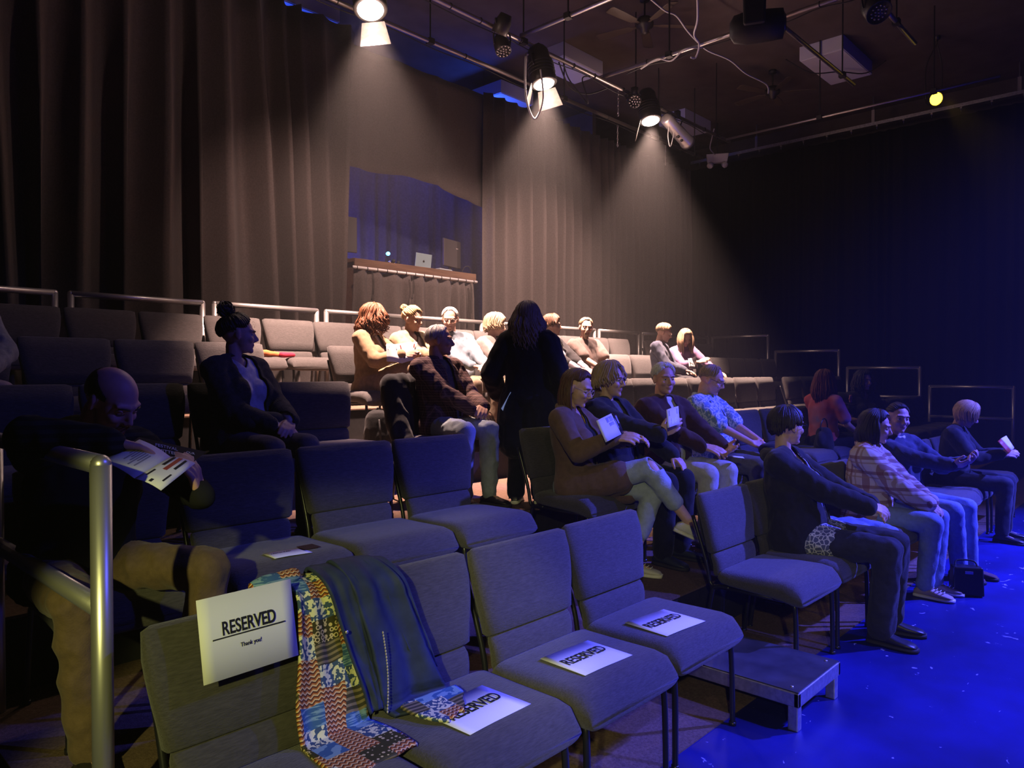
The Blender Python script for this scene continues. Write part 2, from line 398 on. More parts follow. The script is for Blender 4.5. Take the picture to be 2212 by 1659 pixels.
# ------------------------------------------------------------------ step
t = empty('step_platform', (3.16, 1.26, 0), 0, 'low aluminium framed black step platform at the aisle foot, on the blue floor', 'step')
w, d, h = .50, .90, .175
b = MB(); b.box((w/2, d/2, h-.006), (w-.012, d-.012, .014)); b.build('deck', M['deck'], t, False)
b = MB()
for q in ((w/2, .012, w, .024), (w/2, d-.012, w, .024), (.012, d/2, .024, d), (w-.012, d/2, .024, d)): b.box((q[0], q[1], h-.035), (q[2], q[3], .062))
bevel(b.build('edge_frame', M['alu_dull'], t, False), .004)
for x in (.03, w-.03):
    for y in (.03, d-.03):
        b = MB(); b.box((x, y, .055), (.045, .045, .11)); bevel(b.build('leg', M['alu_dull'], t, False), .004)
        b = MB(); b.cyl((x+(.02 if x < .2 else -.02), y+(.02 if y < .2 else -.02), h+.002), .007, .004, seg=10); b.build('rivet', M['alu'], t)
# ------------------------------------------------------------------ chairs (origin on the floor under the seat, facing -y)
def make_chair():
    t = empty('audience_chair', (0, 0, 0), 0, 'x', 'chair')
    # seat: stations along y from back to the waterfall front
    b = MB(); st = []
    prof = [(.172, .450, .015), (.169, .450, .034), (.15, .449, .042), (.10, .446, .046), (0, .443, .050), (-.12, .441, .055), (-.19, .437, .061), (-.24, .427, .062), (-.270, .413, .050), (-.284, .404, .030), (-.288, .400, .010)]
    for y, z, ht in prof:
        k = max(0, min(1, (.17-y)/.05)); 
        st.append(((0, y, z), (1, 0, 0), (0, 0, 1), .286 if -.25 < y < .163 else .272, ht))
    b.pad(st, e=9); b.build('seat', M['fabric'], t)
    b = MB(); b.box((0, -.05, .385), (.44, .34, .02)); b.build('seat_pan', M['shell'], t, False)
    # backrest leans back
    base = V((0, .213, .46)); lean = V((0, .19, 1)).normalized(); fw = V((0, 1, -.19)).normalized()
    def backpad(name, s0, s1, w0, w1, th, ends=(.35, .7)):
        b = MB(); st = []; n = 9
        for i in range(n):
            u = i/(n-1); s = s0+(s1-s0)*(u if 0 < i < n-1 else u)
            ww = w0+(w1-w0)*(1-(1-u)**2.2)
            k = 1.0
            if i == 0: k = ends[0]
            if i == n-1: k = .25
            if i == n-2: k = .8
            if i == n-2: s = s1-.012
            if i == n-1: ww -= .03
            if i == n-2: ww -= .006
            if i == 1: s = s0+.012
            bow = .012*math.sin(PI*u)
            st.append((base+lean*s-fw*bow, (1, 0, 0), fw, ww, th*k))
        b.pad(st, e=9)
        return b.build(name, M['fabric'], t)
    backpad('lumbar_pad', -.02, .112, .226, .236, .030, (.5, 1))
    backpad('backrest', .104, .436, .238, .287, .038, (.5, .7))
    b = MB(); b.pad([(base+lean*s+fw*.034, (1, 0, 0), fw, ww, .008) for s, ww in ((.0, .19), (.1, .21), (.2, .245), (.41, .25), (.42, .24))], e=9); b.build('back_shell', M['shell'], t)
    # tubular frame
    for sx in (-1, 1):
        x = sx*.235
        b = MB(); b.tube(smooth_path([(x*1.02, base.y+.05+.08, base.z+.30), (x, base.y+.05, base.z+.06), (x, .235, .40), (x, .20, .385)], 5), .011, 8); b.build('back_tube', M['frame'], t)
        b = MB(); b.tube(smooth_path([(x, -.12, .392), (x*1.01, -.215, .385), (x*1.03, -.243, .33), (x*1.05, -.25, .02), (x*1.05, -.25, .004)], 5), .0125, 8); b.cyl((x*1.05, -.25, .008), .016, .016, seg=10); b.build('leg', M['frame'], t)
        b = MB(); b.tube(smooth_path([(x, .12, .392), (x*1.01, .20, .385), (x*1.03, .225, .33), (x*1.05, .27, .02), (x*1.05, .272, .004)], 5), .0125, 8); b.cyl((x*1.05, .272, .008), .016, .016, seg=10); b.build('leg', M['frame'], t)
        b = MB(); b.tube([(x, -.20, .388), (x, .20, .388)], .011, 8); b.build('side_rail', M['frame'], t)
    b = MB(); b.tube([(-.235, .17, .385), (.235, .17, .385)], .010, 8); b.tube([(-.235, -.19, .380), (.235, -.19, .380)], .010, 8); b.build('cross_bar', M['frame'], t)
    return t
PITCH = .59
ROWY = [None]+[1.745+1.22*k for k in range(5)]
CHAIRS = []
chair0 = make_chair()
ROWN = ['', 'front', 'second', 'third', 'fourth', 'back']
SPECIAL = {}
def row(n, x0, count, block, skip=()):
    n_ = -1
    for k in range(count):
        if k in skip: continue
        n_ += 1
        x = x0+PITCH*(k+.5)
        c = chair0 if not CHAIRS else dup(chair0, (0, 0, 0))
        jy = random.uniform(-.012, .012)
        c.location = (x, ROWY[n]+jy, TZ*(n-1)); c.rotation_euler = (0, 0, R(random.uniform(-.8, .8)))
        c['label'] = 'dark padded audience chair, %s from the left in the %s row, %s' % (ORD[n_], ROWN[n], block)
        c['group'] = '%s row chairs, %s' % (ROWN[n], block); CHAIRS.append(c)
LB, RB, SB = 'left of the aisle', 'right of the aisle', 'far right side block'
row(1, .73, 4, LB); row(2, .73, 4, LB); row(3, .73, 4, LB); row(3, 3.41, 1, 'under the plaid man'); row(4, .73, 16, 'the long run', (4,)); row(5, .76, 16, 'the long run')
row(1, 3.66, 10, RB); row(2, 3.55, 11, RB); row(3, 4.86, 9, RB)
row(2, 10.55, 4, SB); row(3, 10.55, 4, SB); row(4, 10.65, 4, SB); row(5, 10.65, 4, SB)
# ------------------------------------------------------------------ people
def fabric(name, col, amt=.15, bump=.35, rough=.85, sheen=.1):
    return mat(name, col, rough, noise_amt=amt, nscale=40, bump=bump, bscale=180, sheen=sheen, spec=.15)
SKIN = {k: mat('skin_'+k, c, .5, noise_amt=.08, nscale=30, spec=.35) for k, c in dict(fair=(.62, .38, .28), rosy=(.60, .33, .25), tan=(.48, .29, .20)).items()}
LIP = mat('lips', (.47, .22, .18), .45)
EYEW = mat('eye_white', (.7, .68, .66), .3); IRIS = mat('iris', (.03, .025, .02), .2)
def hairmat(name, c, c2=None): return mat('hair_'+name, c, .45, noise_amt=.35, nscale=60, bump=.6, bscale=160, stretch=(3, 3, .3), spec=.4, col2=c2)
HAIR = dict(dark=hairmat('dark', (.025, .016, .012)), black=hairmat('black', (.008, .007, .008)), brown=hairmat('brown', (.10, .045, .022)), auburn=hairmat('auburn', (.20, .075, .03)),
            red=hairmat('red', (.13, .035, .02)), blonde=hairmat('blonde', (.55, .36, .16)), grey=hairmat('grey', (.36, .32, .29)), white=hairmat('white', (.62, .58, .54)), sand=hairmat('sand', (.34, .23, .14)), ashy=hairmat('ashy', (.23, .17, .14)))
def evalmesh(o, name):
    dg = bpy.context.evaluated_depsgraph_get(); me = bpy.data.meshes.new_from_object(o.evaluated_get(dg)); me.name = name; return me
def remesh(mb, name, mats, parent, vox, smooth=4, post=None, facemat=None, cut=None, thick=0):
    o = mb.build(name, mats, parent)
    r = o.modifiers.new('r', 'REMESH'); r.mode = 'VOXEL'; r.voxel_size = vox; r.use_smooth_shade = True
    sm = o.modifiers.new('s', 'SMOOTH'); sm.iterations = smooth; sm.factor = .5
    me = evalmesh(o, name); old = o.data; o.modifiers.clear(); o.data = me; bpy.data.meshes.remove(old)
    me.materials.clear()
    for mm in (mats if isinstance(mats, (list, tuple)) else [mats]): me.materials.append(mm)
    if post:
        nor = [v.normal.copy() for v in me.vertices]
        for v, n in zip(me.vertices, nor): v.co = post(v.co.copy(), n)
    if cut:
        bm = bmesh.new(); bm.from_mesh(me)
        bmesh.ops.delete(bm, geom=[f for f in bm.faces if cut(f.calc_center_median(), f.normal)], context='FACES')
        # even out the stepped edge left by the cut
        be = [v for v in bm.verts if any(e.is_boundary for e in v.link_edges)]
        for _ in range(4):
            new = {}
            for v in be:
                nb = [e.other_vert(v).co for e in v.link_edges if e.is_boundary]
                if len(nb) == 2: new[v] = (nb[0]+nb[1]+v.co*2)/4
            for v, c in new.items(): v.co = c
        bm.to_mesh(me); bm.free()
    if facemat:
        for p in me.polygons: p.material_index = facemat(p.center)
    me.polygons.foreach_set('use_smooth', [True]*len(me.polygons))
    if thick:
        so = o.modifiers.new('cloth', 'SOLIDIFY'); so.thickness = thick; so.offset = 1
    return o
def wrinkle(amp, f=11, seed=0, st=(1, 1, .6)):
    def post(c, n):
        q = V((c.x*f*st[0]+seed*7.3, c.y*f*st[1], c.z*f*st[2]))
        a = noise.noise(q); b = noise.noise(q*2.3+V((5, 1, 2)))
        return c+n*(amp*((1-abs(a)*2.6)*.7+b*.6))
    return post
def ik(a, c, l1, l2, hint):
    d = c-a; L = max(abs(l1-l2)+.01, min(d.length, l1+l2-.004)); d.normalize(); c = a+d*L
    x = (l1*l1-l2*l2+L*L)/(2*L); h = math.sqrt(max(0, l1*l1-x*x)); n = hint-d*hint.dot(d); n.normalize()
    return a+d*x+n*h, c
def add_hand(mb, w, d, n, side, curl=.5, k=1.0, spread=.05, thumb=.5):
    d = V(d).normalized(); n = V(n); n = (n-d*n.dot(d)).normalized(); lat = -d.cross(n)*side     # side: +1 left hand
    for i, (off, ln) in enumerate(((.033, .94), (.011, 1.04), (-.011, .98), (-.032, .78))):
        kn = w+d*(.088-(.004, 0, .003, .012)[i])*k+lat*off*k
        mb.cap(w+lat*off*.55*k+d*.01*k, kn, .0155*k, .0115*k, 10)
        a = 0; p = kn; dirn = (d+lat*(off/.03)*spread)
        for j, (L, r0, r1) in enumerate(((.043, .0108, .0102), (.027, .0102, .0098), (.022, .0098, .0092))):
            a += curl*(.55, .75, .5)[j]*(1+.12*(i-1))
            q = p+(dirn*math.cos(a)+n*math.sin(a)).normalized()*L*ln*k
            mb.cap(p, q, r0*k, r1*k, 8); p = q
    b = w+d*.022*k+lat*.020*k; m1 = w+d*.048*k+lat*.046*k+n*.014*k
    mb.cap(b, m1, .0165*k, .0125*k, 10)
    m2 = m1+(d*.85+lat*.42+n*thumb*.8).normalized()*.034*k; mb.cap(m1, m2, .0125*k, .0115*k, 8)
    m3 = m2+(d*.95+lat*.10+n*thumb*1.2).normalized()*.028*k; mb.cap(m2, m3, .0115*k, .0100*k, 8)
def scalp(az, pol, off=0):
    d = V((math.sin(pol)*math.sin(az), -math.sin(pol)*math.cos(az), math.cos(pol)))
    return V((d.x*(.077+off), .016+d.y*(.098+off), .030+d.z*(.088+off)))
def make_hair(H, hc, k, style, m, root, seed=0):
    """H = head rotation, hc = head centre; returns one mesh of cap and locks"""
    rnd = random.Random(seed+77); b = MB(); W = lambda p: hc+H @ (p*k)
    st = dict(front=48, side=88, back=118, vol=.010, hang=0, hangback=None, n=46, r=.013, curl=0, wf=30, part=0, pull=None, fringe=0, spread=.0, tip=.5); st.update(style)
    def endpol(az):
        a = abs((az+PI) % (2*PI)-PI)/PI          # 0 front .. 1 back
        if a < .18: e = st['front']
        elif a < .36: e = st['front']+(st['side']-st['front'])*(a-.18)/.18
        elif a < .62: e = st['side']+(12 if .5 < a else 0)
        else: e = st['side']+12+(st['back']-st['side']-12)*min(1, (a-.62)/.2)
        return R(e)
    if not st.get('nocap'):
        seg = 40; rg = 9; rs = []
        for i in range(rg):
            tp = R(st.get('bald', 1))
            a0 = R(st.get('az0', 0)); azs = [a0+(2*PI-2*a0)*j/(seg-(1 if a0 else 0)) for j in range(seg)]
            tpa = lambda a: tp+(R(30)*max(0, 1-(abs((a+PI) % (2*PI)-PI)-a0)/R(55)) if a0 else 0)
            rs.append([W(scalp(a, tpa(a)+(endpol(a)-tpa(a))*max(.02, i/(rg-1)), st['vol']*.72*(1 if 0 < i < rg-1 or (i == 0 and not a0) else .25))) for a in azs])
        if st.get('az0'):
            n2 = seg; b.add([p for r_ in rs for p in r_], [(i*n2+j, i*n2+j+1, (i+1)*n2+j+1, (i+1)*n2+j) for i in range(rg-1) for j in range(n2-1)])
        else: b.rings(rs, caps=False)
    if st.get('fringe_only'):
        pass
    if st['pull']:
        paz, ppol, br = st['pull']; tgt = scalp(R(paz), R(ppol), st['vol'])
        for i in range(st['n']):
            az = 2*PI*(i+.5)/st['n']
            e = endpol(az); start = scalp(az, e, .002); path = []
            sd = (start-V((0, .016, .03))).normalized(); td = (tgt-V((0, .016, .03))).normalized()
            for q in range(8):
                u = q/7; dd = sd.slerp(td, u) if sd.dot(td) > -.999 else sd
                po = math.acos(max(-1, min(1, dd.z))); aa = math.atan2(dd.x, -dd.y)
                path.append(W(scalp(aa, po, .003+st['vol']*(.5+.6*math.sin(PI*u))+rnd.uniform(-.0015, .002))))
            b.tube(path, [st['r']*x for x in (.4, .9, 1, 1, 1, .9, .8, .6)], 6, flat=.6)
        if br:
            c = scalp(R(paz), R(ppol), st['vol']+br*.7)
            b.ell(W(c), (br*k*.85,)*3, seg=14, rg=9)
            for i in range(26):
                a0 = rnd.uniform(0, 6.28); ax = V((rnd.uniform(-1, 1), rnd.uniform(-1, 1), rnd.uniform(-1, 1))).normalized(); u = ax.orthogonal().normalized(); w2 = ax.cross(u)
                o = ax*br*rnd.uniform(-.45, .45); rr = br*rnd.uniform(.75, 1.12)
                b.tube([W(c+o+(u*math.cos(a0+t*.35)+w2*math.sin(a0+t*.35))*rr) for t in range(9)], [st['r']*.75*x for x in (.3, .8, 1, 1, 1, 1, 1, .8, .2)], 6, flat=.7)
    else:
        n = st['n'] if not st.get('nolock') else 0
        for lay in range(3):
            for i in range(n):
                az = 2*PI*(i+.5*lay+rnd.uniform(-.3, .3))/n
                e = endpol(az)*rnd.uniform(.93, 1.05); s0 = R((8, 26, 44)[lay]); 
                if e < s0+.15: s0 = max(.05, e-.5)
                a = abs((az+PI) % (2*PI)-PI)/PI; sgn = 1 if math.sin(az) > 0 else -1
                path = []; off = st['vol']*(1.15-.2*lay)+rnd.uniform(-.002, .003)
                for q in range(6):
                    u = q/5; pol = s0+(e-s0)*u
                    aa = az+st['part']*(1-u)*.9*(1-a)
                    p = scalp(aa, pol, off*(1 if q < 5 else (1.2 if st['hang'] else .6)))
                    if st['curl']: p += V((rnd.uniform(-1, 1), rnd.uniform(-1, 1), rnd.uniform(-1, 1)))*st['curl']*.5*u
                    path.append(W(p))
                hang = st['hang'] if a < .6 or st['hangback'] is None else st['hangback']
                if a < st.get('hfrom', 0): hang = 0
                if a < .2 and not st['fringe']: hang = hang*.0 if not st.get('frontlong') else hang
                if hang > 0:
                    hang *= rnd.uniform(.8, 1.05); p = path[-1].copy(); outv = (p-hc); outv.z = 0; outv.normalize(); ph = rnd.uniform(0, 6.28); N = 9
                    for q in range(1, N+1):
                        u = q/N; pp = p+V((0, 0, -hang*u*k))+outv*(st['spread']*u-.6*st['tip']*.05*max(0, u-.5))
                        if hang > .16:        # long hair rests outside the neck and on the shoulders
                            pp += outv*.018*math.sin(PI*min(1, u*1.3))
                        if st['curl']: pp += V((math.cos(ph+u*hang*st['wf']*3), math.sin(ph+u*hang*st['wf']*3), 0))*st['curl']*min(1, u*2)
                        path.append(pp)
                m_ = len(path); rr = [st['r']*k*(.55+.45*math.sin(PI*min(1, (q+1)/m_*1.15)))*(1 if q < m_-1 else .3) for q in range(m_)]
                b.tube(path, rr, 6, flat=.62)
    for _ in range(st.get('fly', 0)):
        az = rnd.uniform(0, 6.28); po = rnd.uniform(0, 1.6)
        p = scalp(az, po, st['vol']); o = V((rnd.uniform(-1, 1), rnd.uniform(-1, 1), rnd.uniform(-.3, 1)))*.022
        b.tube([W(p), W(p+o*.5+V((0, 0, .004))), W(p+o)], [.0007, .0006, .0003], 3)
    return b.build('hair', m, root)
PEOPLE = {}
def person(key, loc, rz=0, label='', sc=1.0, sex='f', girth=1.0, lean=-8, twist=0, side=0, head=(0, 0, 0), hip=.555, hands=None, knees=None, feet=None, toes=None,
           skin='fair', vox=.0075, top=None, under=None, legs=None, shoes=None, hair=None, haircol='brown', glasses=None, lid=.35, beard=None, stand=False, curl=(.5, .5), elbow=None, extra=None, seed=0, skirt=None, bareleg=0):
    root = empty('person', loc, rz, label, 'person', None)
    Pv = V((0, .03, hip*(sc if stand else 1)))
    U = Matrix.Rotation(R(twist), 3, 'Z') @ Matrix.Rotation(R(side), 3, 'Y') @ Matrix.Rotation(R(lean), 3, 'X')
    T = lambda x, y, z: Pv+U @ V((x*sc, y*sc, z*sc))
    H = Matrix.Rotation(R(head[0]), 3, 'Z') @ Matrix.Rotation(R(head[1]), 3, 'X') @ Matrix.Rotation(R(head[2]), 3, 'Y')
    nb = T(0, .025, .50); up = (U @ V((0, 0, 1))+H @ V((0, 0, 1))).normalized()
    hb = nb+up*.075*sc+U @ V((0, -.012, 0)); hc = hb+H @ V((0, -.022, .085))*sc
    k = sc*1.0; HP = lambda x, y, z: hc+H @ (V((x, y, z))*k)
    shw = (.178 if sex == 'm' else .160)
    sh = {s: T(s*shw, .015, .445) for s in (-1, 1)}
    hands = hands or {}; knees = knees or {}; feet = feet or {}; elbow = elbow or {}; toes = toes or {}
    el = {}; wr = {}; hd = {}
    for s in (-1, 1):
        w, d, n = hands.get(s, ((s*.10, -.27, .675), (-s*.25, -1, -.15), (0, .1, -1)))
        hint = V(elbow.get(s, (s*.7, .5, -.75)))
        el[s], wr[s] = ik(sh[s], V(w), .285*sc, .245*sc, hint); hd[s] = (V(d), V(n))
    hp = {s: Pv+V((s*.088*sc, -.01, -.01)) for s in (-1, 1)}
    if stand:
        kn = {s: V(knees.get(s, (s*.09, -.02, .47*sc))) for s in (-1, 1)}; an = {s: V(feet.get(s, (s*.09, .03, .085))) for s in (-1, 1)}
    else:
        kn = {s: V(knees.get(s, (s*.115, -.44*sc, .535))) for s in (-1, 1)}; an = {s: V(feet.get(s, (s*.12, -.42*sc, .095))) for s in (-1, 1)}
    tz = {s: V(toes.get(s, (s*.12, -1, 0))).normalized() for s in (-1, 1)}
    g = girth
    TR = [(-.09, .155*g, .115*g, 0), (.0, .168*g, .125*g, -.005), (.09, .158*g, .118*g, -.018*g), (.18, (.148 if sex == 'm' else .136)*g, .108*g, -.012*g), (.28, (.162 if sex == 'm' else .146)*g, .112*(.5+.5*g), 0), (.37, .170 if sex == 'm' else .156, .106, .008), (.44, .150, .088, .014), (.485, .10, .07, .02), (.515, .062, .058, .022)]
    def torso(mb, inf, z0=-.09, z1=.52, hem=None):
        rs = []
        for z, a, dd, yo in TR:
            if z < z0-.001 or z > z1: continue
            i2 = inf if z < .46 else inf*.5
            rs.append([T((a+i2)*math.copysign(abs(math.cos(q))**.85, math.cos(q)), yo+(dd+i2)*math.copysign(abs(math.sin(q))**.9, math.sin(q)), z) for q in [2*PI*j/28 for j in range(28)]])
        mb.rings(rs)
        if sex == 'f':
            for s in (-1, 1): mb.ell(T(s*.068, -.085*(.6+.4*g), .30), (.066+inf, .060+inf, .066+inf), U, 14, 9)
        elif g > 1.12: mb.ell(T(0, -.06*g, .10), (.15+inf, .11+inf, .14+inf), U, 16, 10)
        for s in (-1, 1): mb.cap(T(s*.05, .02, .47), sh[s], .050+inf, .056+inf, 12)
    # ---- body
    b = MB(); torso(b, -.014)
    b.cap(T(0, .024, .47), hb+H @ V((0, .008, .02)), (.056 if sex == 'm' else .049)*k, (.053 if sex == 'm' else .046)*k, 14)
    b.ell(HP(0, .016, .030), (.076*k, .097*k, .087*k), H, 22, 14)
    b.ell(HP(0, -.030, -.012), (.066*k, .060*k, .078*k), H, 18, 12); b.ell(HP(0, -.028, -.045), (.060*k, .055*k, .045*k), H, 18, 12)
    b.ell(HP(0, -.030, -.062), ((.054 if sex == 'm' else .049)*k, .054*k, .048*k), H, 16, 10)
    b.ell(HP(0, -.071, -.092), (.022*k, .018*k, .018*k), H, 12, 8)
    for s in (-1, 1):
        b.ell(HP(s*.036, -.062, -.022), (.026*k, .026*k, .024*k), H, 12, 8)
        b.cap(HP(s*.010, -.084, .030), HP(s*.046, -.070, .030), .011*k, .010*k, 8)
        b.ell(HP(s*.0115, -.099, -.031), (.0085*k, .010*k, .0075*k), H, 10, 7)
        er = H @ Matrix.Rotation(s*.35, 3, 'Z')
        b.ell(HP(s*.079, .012, .002), (.0095*k, .0185*k, .029*k), er, 12, 9); b.ell(HP(s*.077, .006, -.020), (.010*k, .012*k, .014*k), er, 8, 6)
    b.cap(HP(0, -.084, .018), HP(0, -.108, -.022), .0085*k, .0115*k, 10); b.cap(HP(0, -.088, -.030), HP(0, -.105, -.024), .010*k, .010*k, 8)
    b.ell(HP(0, -.0820, -.053), (.024*k, .0100*k, .0060*k), H, 12, 7); b.ell(HP(0, -.0805, -.0635), (.021*k, .0105*k, .0065*k), H, 12, 7); b.ell(HP(0, -.070, -.045), (.034*k, .018*k, .026*k), H, 14, 9)
    for s in (-1, 1):
        b.cap(sh[s], el[s], .043*k, .036*k, 12); b.cap(el[s], wr[s], .037*k, .0245*k, 12)
        add_hand(b, wr[s], hd[s][0], hd[s][1], s, curl[0 if s < 0 else 1], k*(1.04 if sex == 'm' else .95))
        b.cap(hp[s], kn[s], .068*k, .050*k, 12); b.cap(kn[s], an[s], .052*k, .033*k, 12)
        b.cap(an[s]+V((0, 0, -.035)), an[s]+tz[s]*.11-V((0, 0, .062)), .028*k, .018*k, 10)
    Hi = H.transposed()
    def face_post(c, n):
        l = Hi @ (c-hc)/k
        if l.y < -.03 and abs(l.z) < .05:
            for s in (-1, 1):
                d2 = (l.x-s*.032)**2+(l.z-.008)**2
                if d2 < .0016: c = c+H @ V((0, .0095*k*math.exp(-d2/.00026), 0))
            d2 = (l.z+.058)**2/.0000060+(l.x/.020)**2*.9
            if d2 < 6 and l.y < -.07: c = c+H @ V((0, .0042*k*math.exp(-d2), 0))
        return c
    def fm(c):
        l = Hi @ (c-hc)/k
        return 1 if (l.y < -.078 and ((l.x/.0245)**2+((l.z+.0585)/.0092)**2) < 1) else 0
    remesh(b, 'body', [SKIN[skin], LIP], root, vox, 3, face_post, fm)
    # ---- eyes, brows
    for s in (-1, 1):
        b = MB(); c = HP(s*.032, -.0695, .007); b.ell(c, (.0125*k,)*3, H, 12, 9, 0)
        b.ell(c+H @ V((0, -.0085*k, -.001-lid*.003)), (.0060*k, .0048*k, .0060*k), H, 10, 7, 1)
        rs = []
        for i in range(6):          # upper lid
            ph = R(90-(62+lid*60)*(i/5)); rs.append([c+H @ V((.0137*k*math.cos(ph)*math.sin(a), -.0137*k*math.cos(ph)*math.cos(a), .0137*k*math.sin(ph))) for a in [R(-85+170*j/8) for j in range(9)]])
        vs = [p for r_ in rs for p in r_]; fs = [(i*9+j, i*9+j+1, (i+1)*9+j+1, (i+1)*9+j) for i in range(5) for j in range(8)]; b.add(vs, fs, 2)
        b.tube(rs[-1], .0011*k, 5, 3)
        b.build('eye', [EYEW, IRIS, SKIN[skin], HAIR['dark']], root)
    b = MB()
    for s in (-1, 1): b.tube([HP(s*x, y, z) for x, y, z in ((.012, -.0945, .025), (.026, -.0945, .031), (.042, -.083, .029), (.050, -.076, .024))], [.0024*k, .0030*k, .0026*k, .0012*k], 6, flat=.6)
    b.build('eyebrows', HAIR['dark' if haircol in ('dark', 'black') else ('brown' if haircol in ('brown', 'auburn', 'red') else 'ashy')], root)
    if beard:
        b = MB(); b.ell(HP(0, -.062, -.084), (.036*k, .034*k, .026*k), H, 18, 12); b.ell(HP(0, -.072, -.108), (.024*k, .021*k, .028*k), H, 14, 10)
        b.tube([HP(x, y, z) for x, y, z in ((-.030, -.080, -.070), (-.020, -.092, -.046), (0, -.099, -.042), (.020, -.092, -.046), (.030, -.080, -.070))], [.006*k, .006*k, .0045*k, .006*k, .006*k], 8)
        remesh(b, 'beard', HAIR[beard], root, .006, 2, wrinkle(.0035, 90, 3, (1, 1, .5)), cut=lambda c, n: (lambda l: l.y < -.06 and abs(l.x) < .017 and -.066 < l.z < -.052)(Hi @ (c-hc)/k))
    if hair is not None: make_hair(H, hc, k, hair, HAIR[haircol], root, seed)
    if glasses:
        b = MB(); gr = .0215*k
        for s in (-1, 1):
            c = HP(s*.033, -.103, .004); b.tube([c+H @ V((gr*1.1*math.cos(a), .004*abs(math.cos(a)), gr*.9*math.sin(a))) for a in [2*PI*i/18 for i in range(18)]], .0016, 6, closed=True)
            b.tube([HP(s*.055, -.100, .010), HP(s*.074, -.07, .012), HP(s*.082, .01, .014), HP(s*.082, .028, .002)], .0014, 6)
        b.tube([HP(-.011, -.104, .008), HP(0, -.107, .011), HP(.011, -.104, .008)], .0014, 6)
        b.build('glasses', mat('spectacle_frame_'+glasses, dict(dark=(.02, .018, .02), metal=(.5, .42, .36), clear=(.6, .5, .48))[glasses], .3, .5), root)
    # ---- clothing
    Ui = U.transposed(); loc_t = lambda c: (Ui @ (c-Pv))/sc
    def garment(name, spec, default_inf):
        q = dict(inf=default_inf, sleeve=1.0, m=None, open=0, vneck=0, hem=-.09, wr=.0055, collar=0, hood=0, lap=0, vox=.0125, loose=1.0, cuff=0); q.update(spec)
        b = MB(); inf = q['inf']; torso(b, inf, -.09)
        lo = q['loose']
        for s in (-1, 1):
            e, w = el[s], wr[s]; sl = q['sleeve']
            if sl > .55:
                w2 = e+(w-e)*((sl-.5)/.5)
                b.cap(sh[s], e, (.052+inf)*lo, (.043+inf*.8)*lo, 14); b.cap(e, w2, (.044+inf*.8)*lo, (.031+inf*.7)*lo, 14)
            elif sl > 0:
                b.cap(sh[s], sh[s]+(e-sh[s])*(sl/.5), (.054+inf)*lo, (.052+inf)*lo, 14)
            if q['lap']:     # coat skirts over the thighs
                b.cap(hp[s]+V((0, 0, .005)), hp[s]+(kn[s]-hp[s])*q['lap'], .090*g+inf, .080+inf, 14)
        if q['lap']: b.cap((hp[1]+hp[-1])/2+V((0, .05, 0)), (hp[1]+hp[-1])/2+(((kn[1]+kn[-1])/2)-(hp[1]+hp[-1])/2)*q['lap'], .09+inf, .07+inf, 14)
        if q['hem'] < -.1:
            for s in (-1, 1): b.cap(T(s*.07*g, .01, -.05), T(s*.085*g, .01, q['hem']), .105*g+inf, .11*g+inf, 14)
        if q['hood']:
            for a in range(-7, 8):
                an_ = a/7*R(118); b.ell(T(math.sin(an_)*.098, .045+math.cos(an_)*.075-abs(a)*.003, .495-.014*(abs(a)/7)**2*4), (.040, .036, .040*q['hood']), U, 10, 8)
        if q['collar']:
            b.tube([T(.070*math.sin(a), .022-.066*math.cos(a), .518+.012*math.cos(a+PI)) for a in [2*PI*i/16 for i in range(16)]], .018*q['collar'], 8, closed=True)
        def cut(c, n):
            l = loc_t(c)
            if q['open'] and l.y < -.02 and l.z > -.07 and l.z < .53:
                wv = q['open']*(.45+.55*max(0, min(1, (l.z+.05)/.5))) if q['open'] < .2 else q['open']
                if abs(l.x-.01) < wv and n.dot(U @ V((0, -1, 0))) > -.2: return True
            if q['vneck'] and l.y < .03 and l.z > .50-q['vneck']:
                if abs(l.x) < (l.z-(.50-q['vneck']))*.75 and n.dot(U @ V((0, -1, .3))) > 0: return True
            return False
        return remesh(b, name, q['m'], root, q['vox'], 4, wrinkle(q['wr'], 12, seed+len(name)), cut=cut if (q['open'] or q['vneck']) else None, thick=.004 if (q['open'] or q['vneck']) else 0)
    if under: garment(under.get('name', 'shirt'), under, .004)
    if top: garment(top.get('name', 'jacket'), top, .014)
    if legs:
        q = dict(m=None, inf=.012, to=1.0, wr=.0055, vox=.0125, flare=1.0, name='trousers'); q.update(legs)
        b = MB(); inf = q['inf']
        b.ell(Pv+V((0, .01, -.01)), (.165*g+inf, .125*g+inf, .10+inf), None, 20, 12)
        for s in (-1, 1):
            b.cap(hp[s], kn[s], (.080+.012*(g-1)*4)*sc+inf, .060*sc+inf, 16)
            a2 = kn[s]+(an[s]-kn[s])*q['to']; b.cap(kn[s], a2, .060*sc+inf, (.046*sc+inf)*q['flare'], 16)
        po = wrinkle(q['wr'], 13, seed+5, (1, .7, .7))
        cutf = q.get('cut'); remesh(b, q['name'], q['m'], root, q['vox'], 4, po, cut=(lambda c, n: cutf(c, n, kn)) if cutf else None, thick=.003 if cutf else 0)
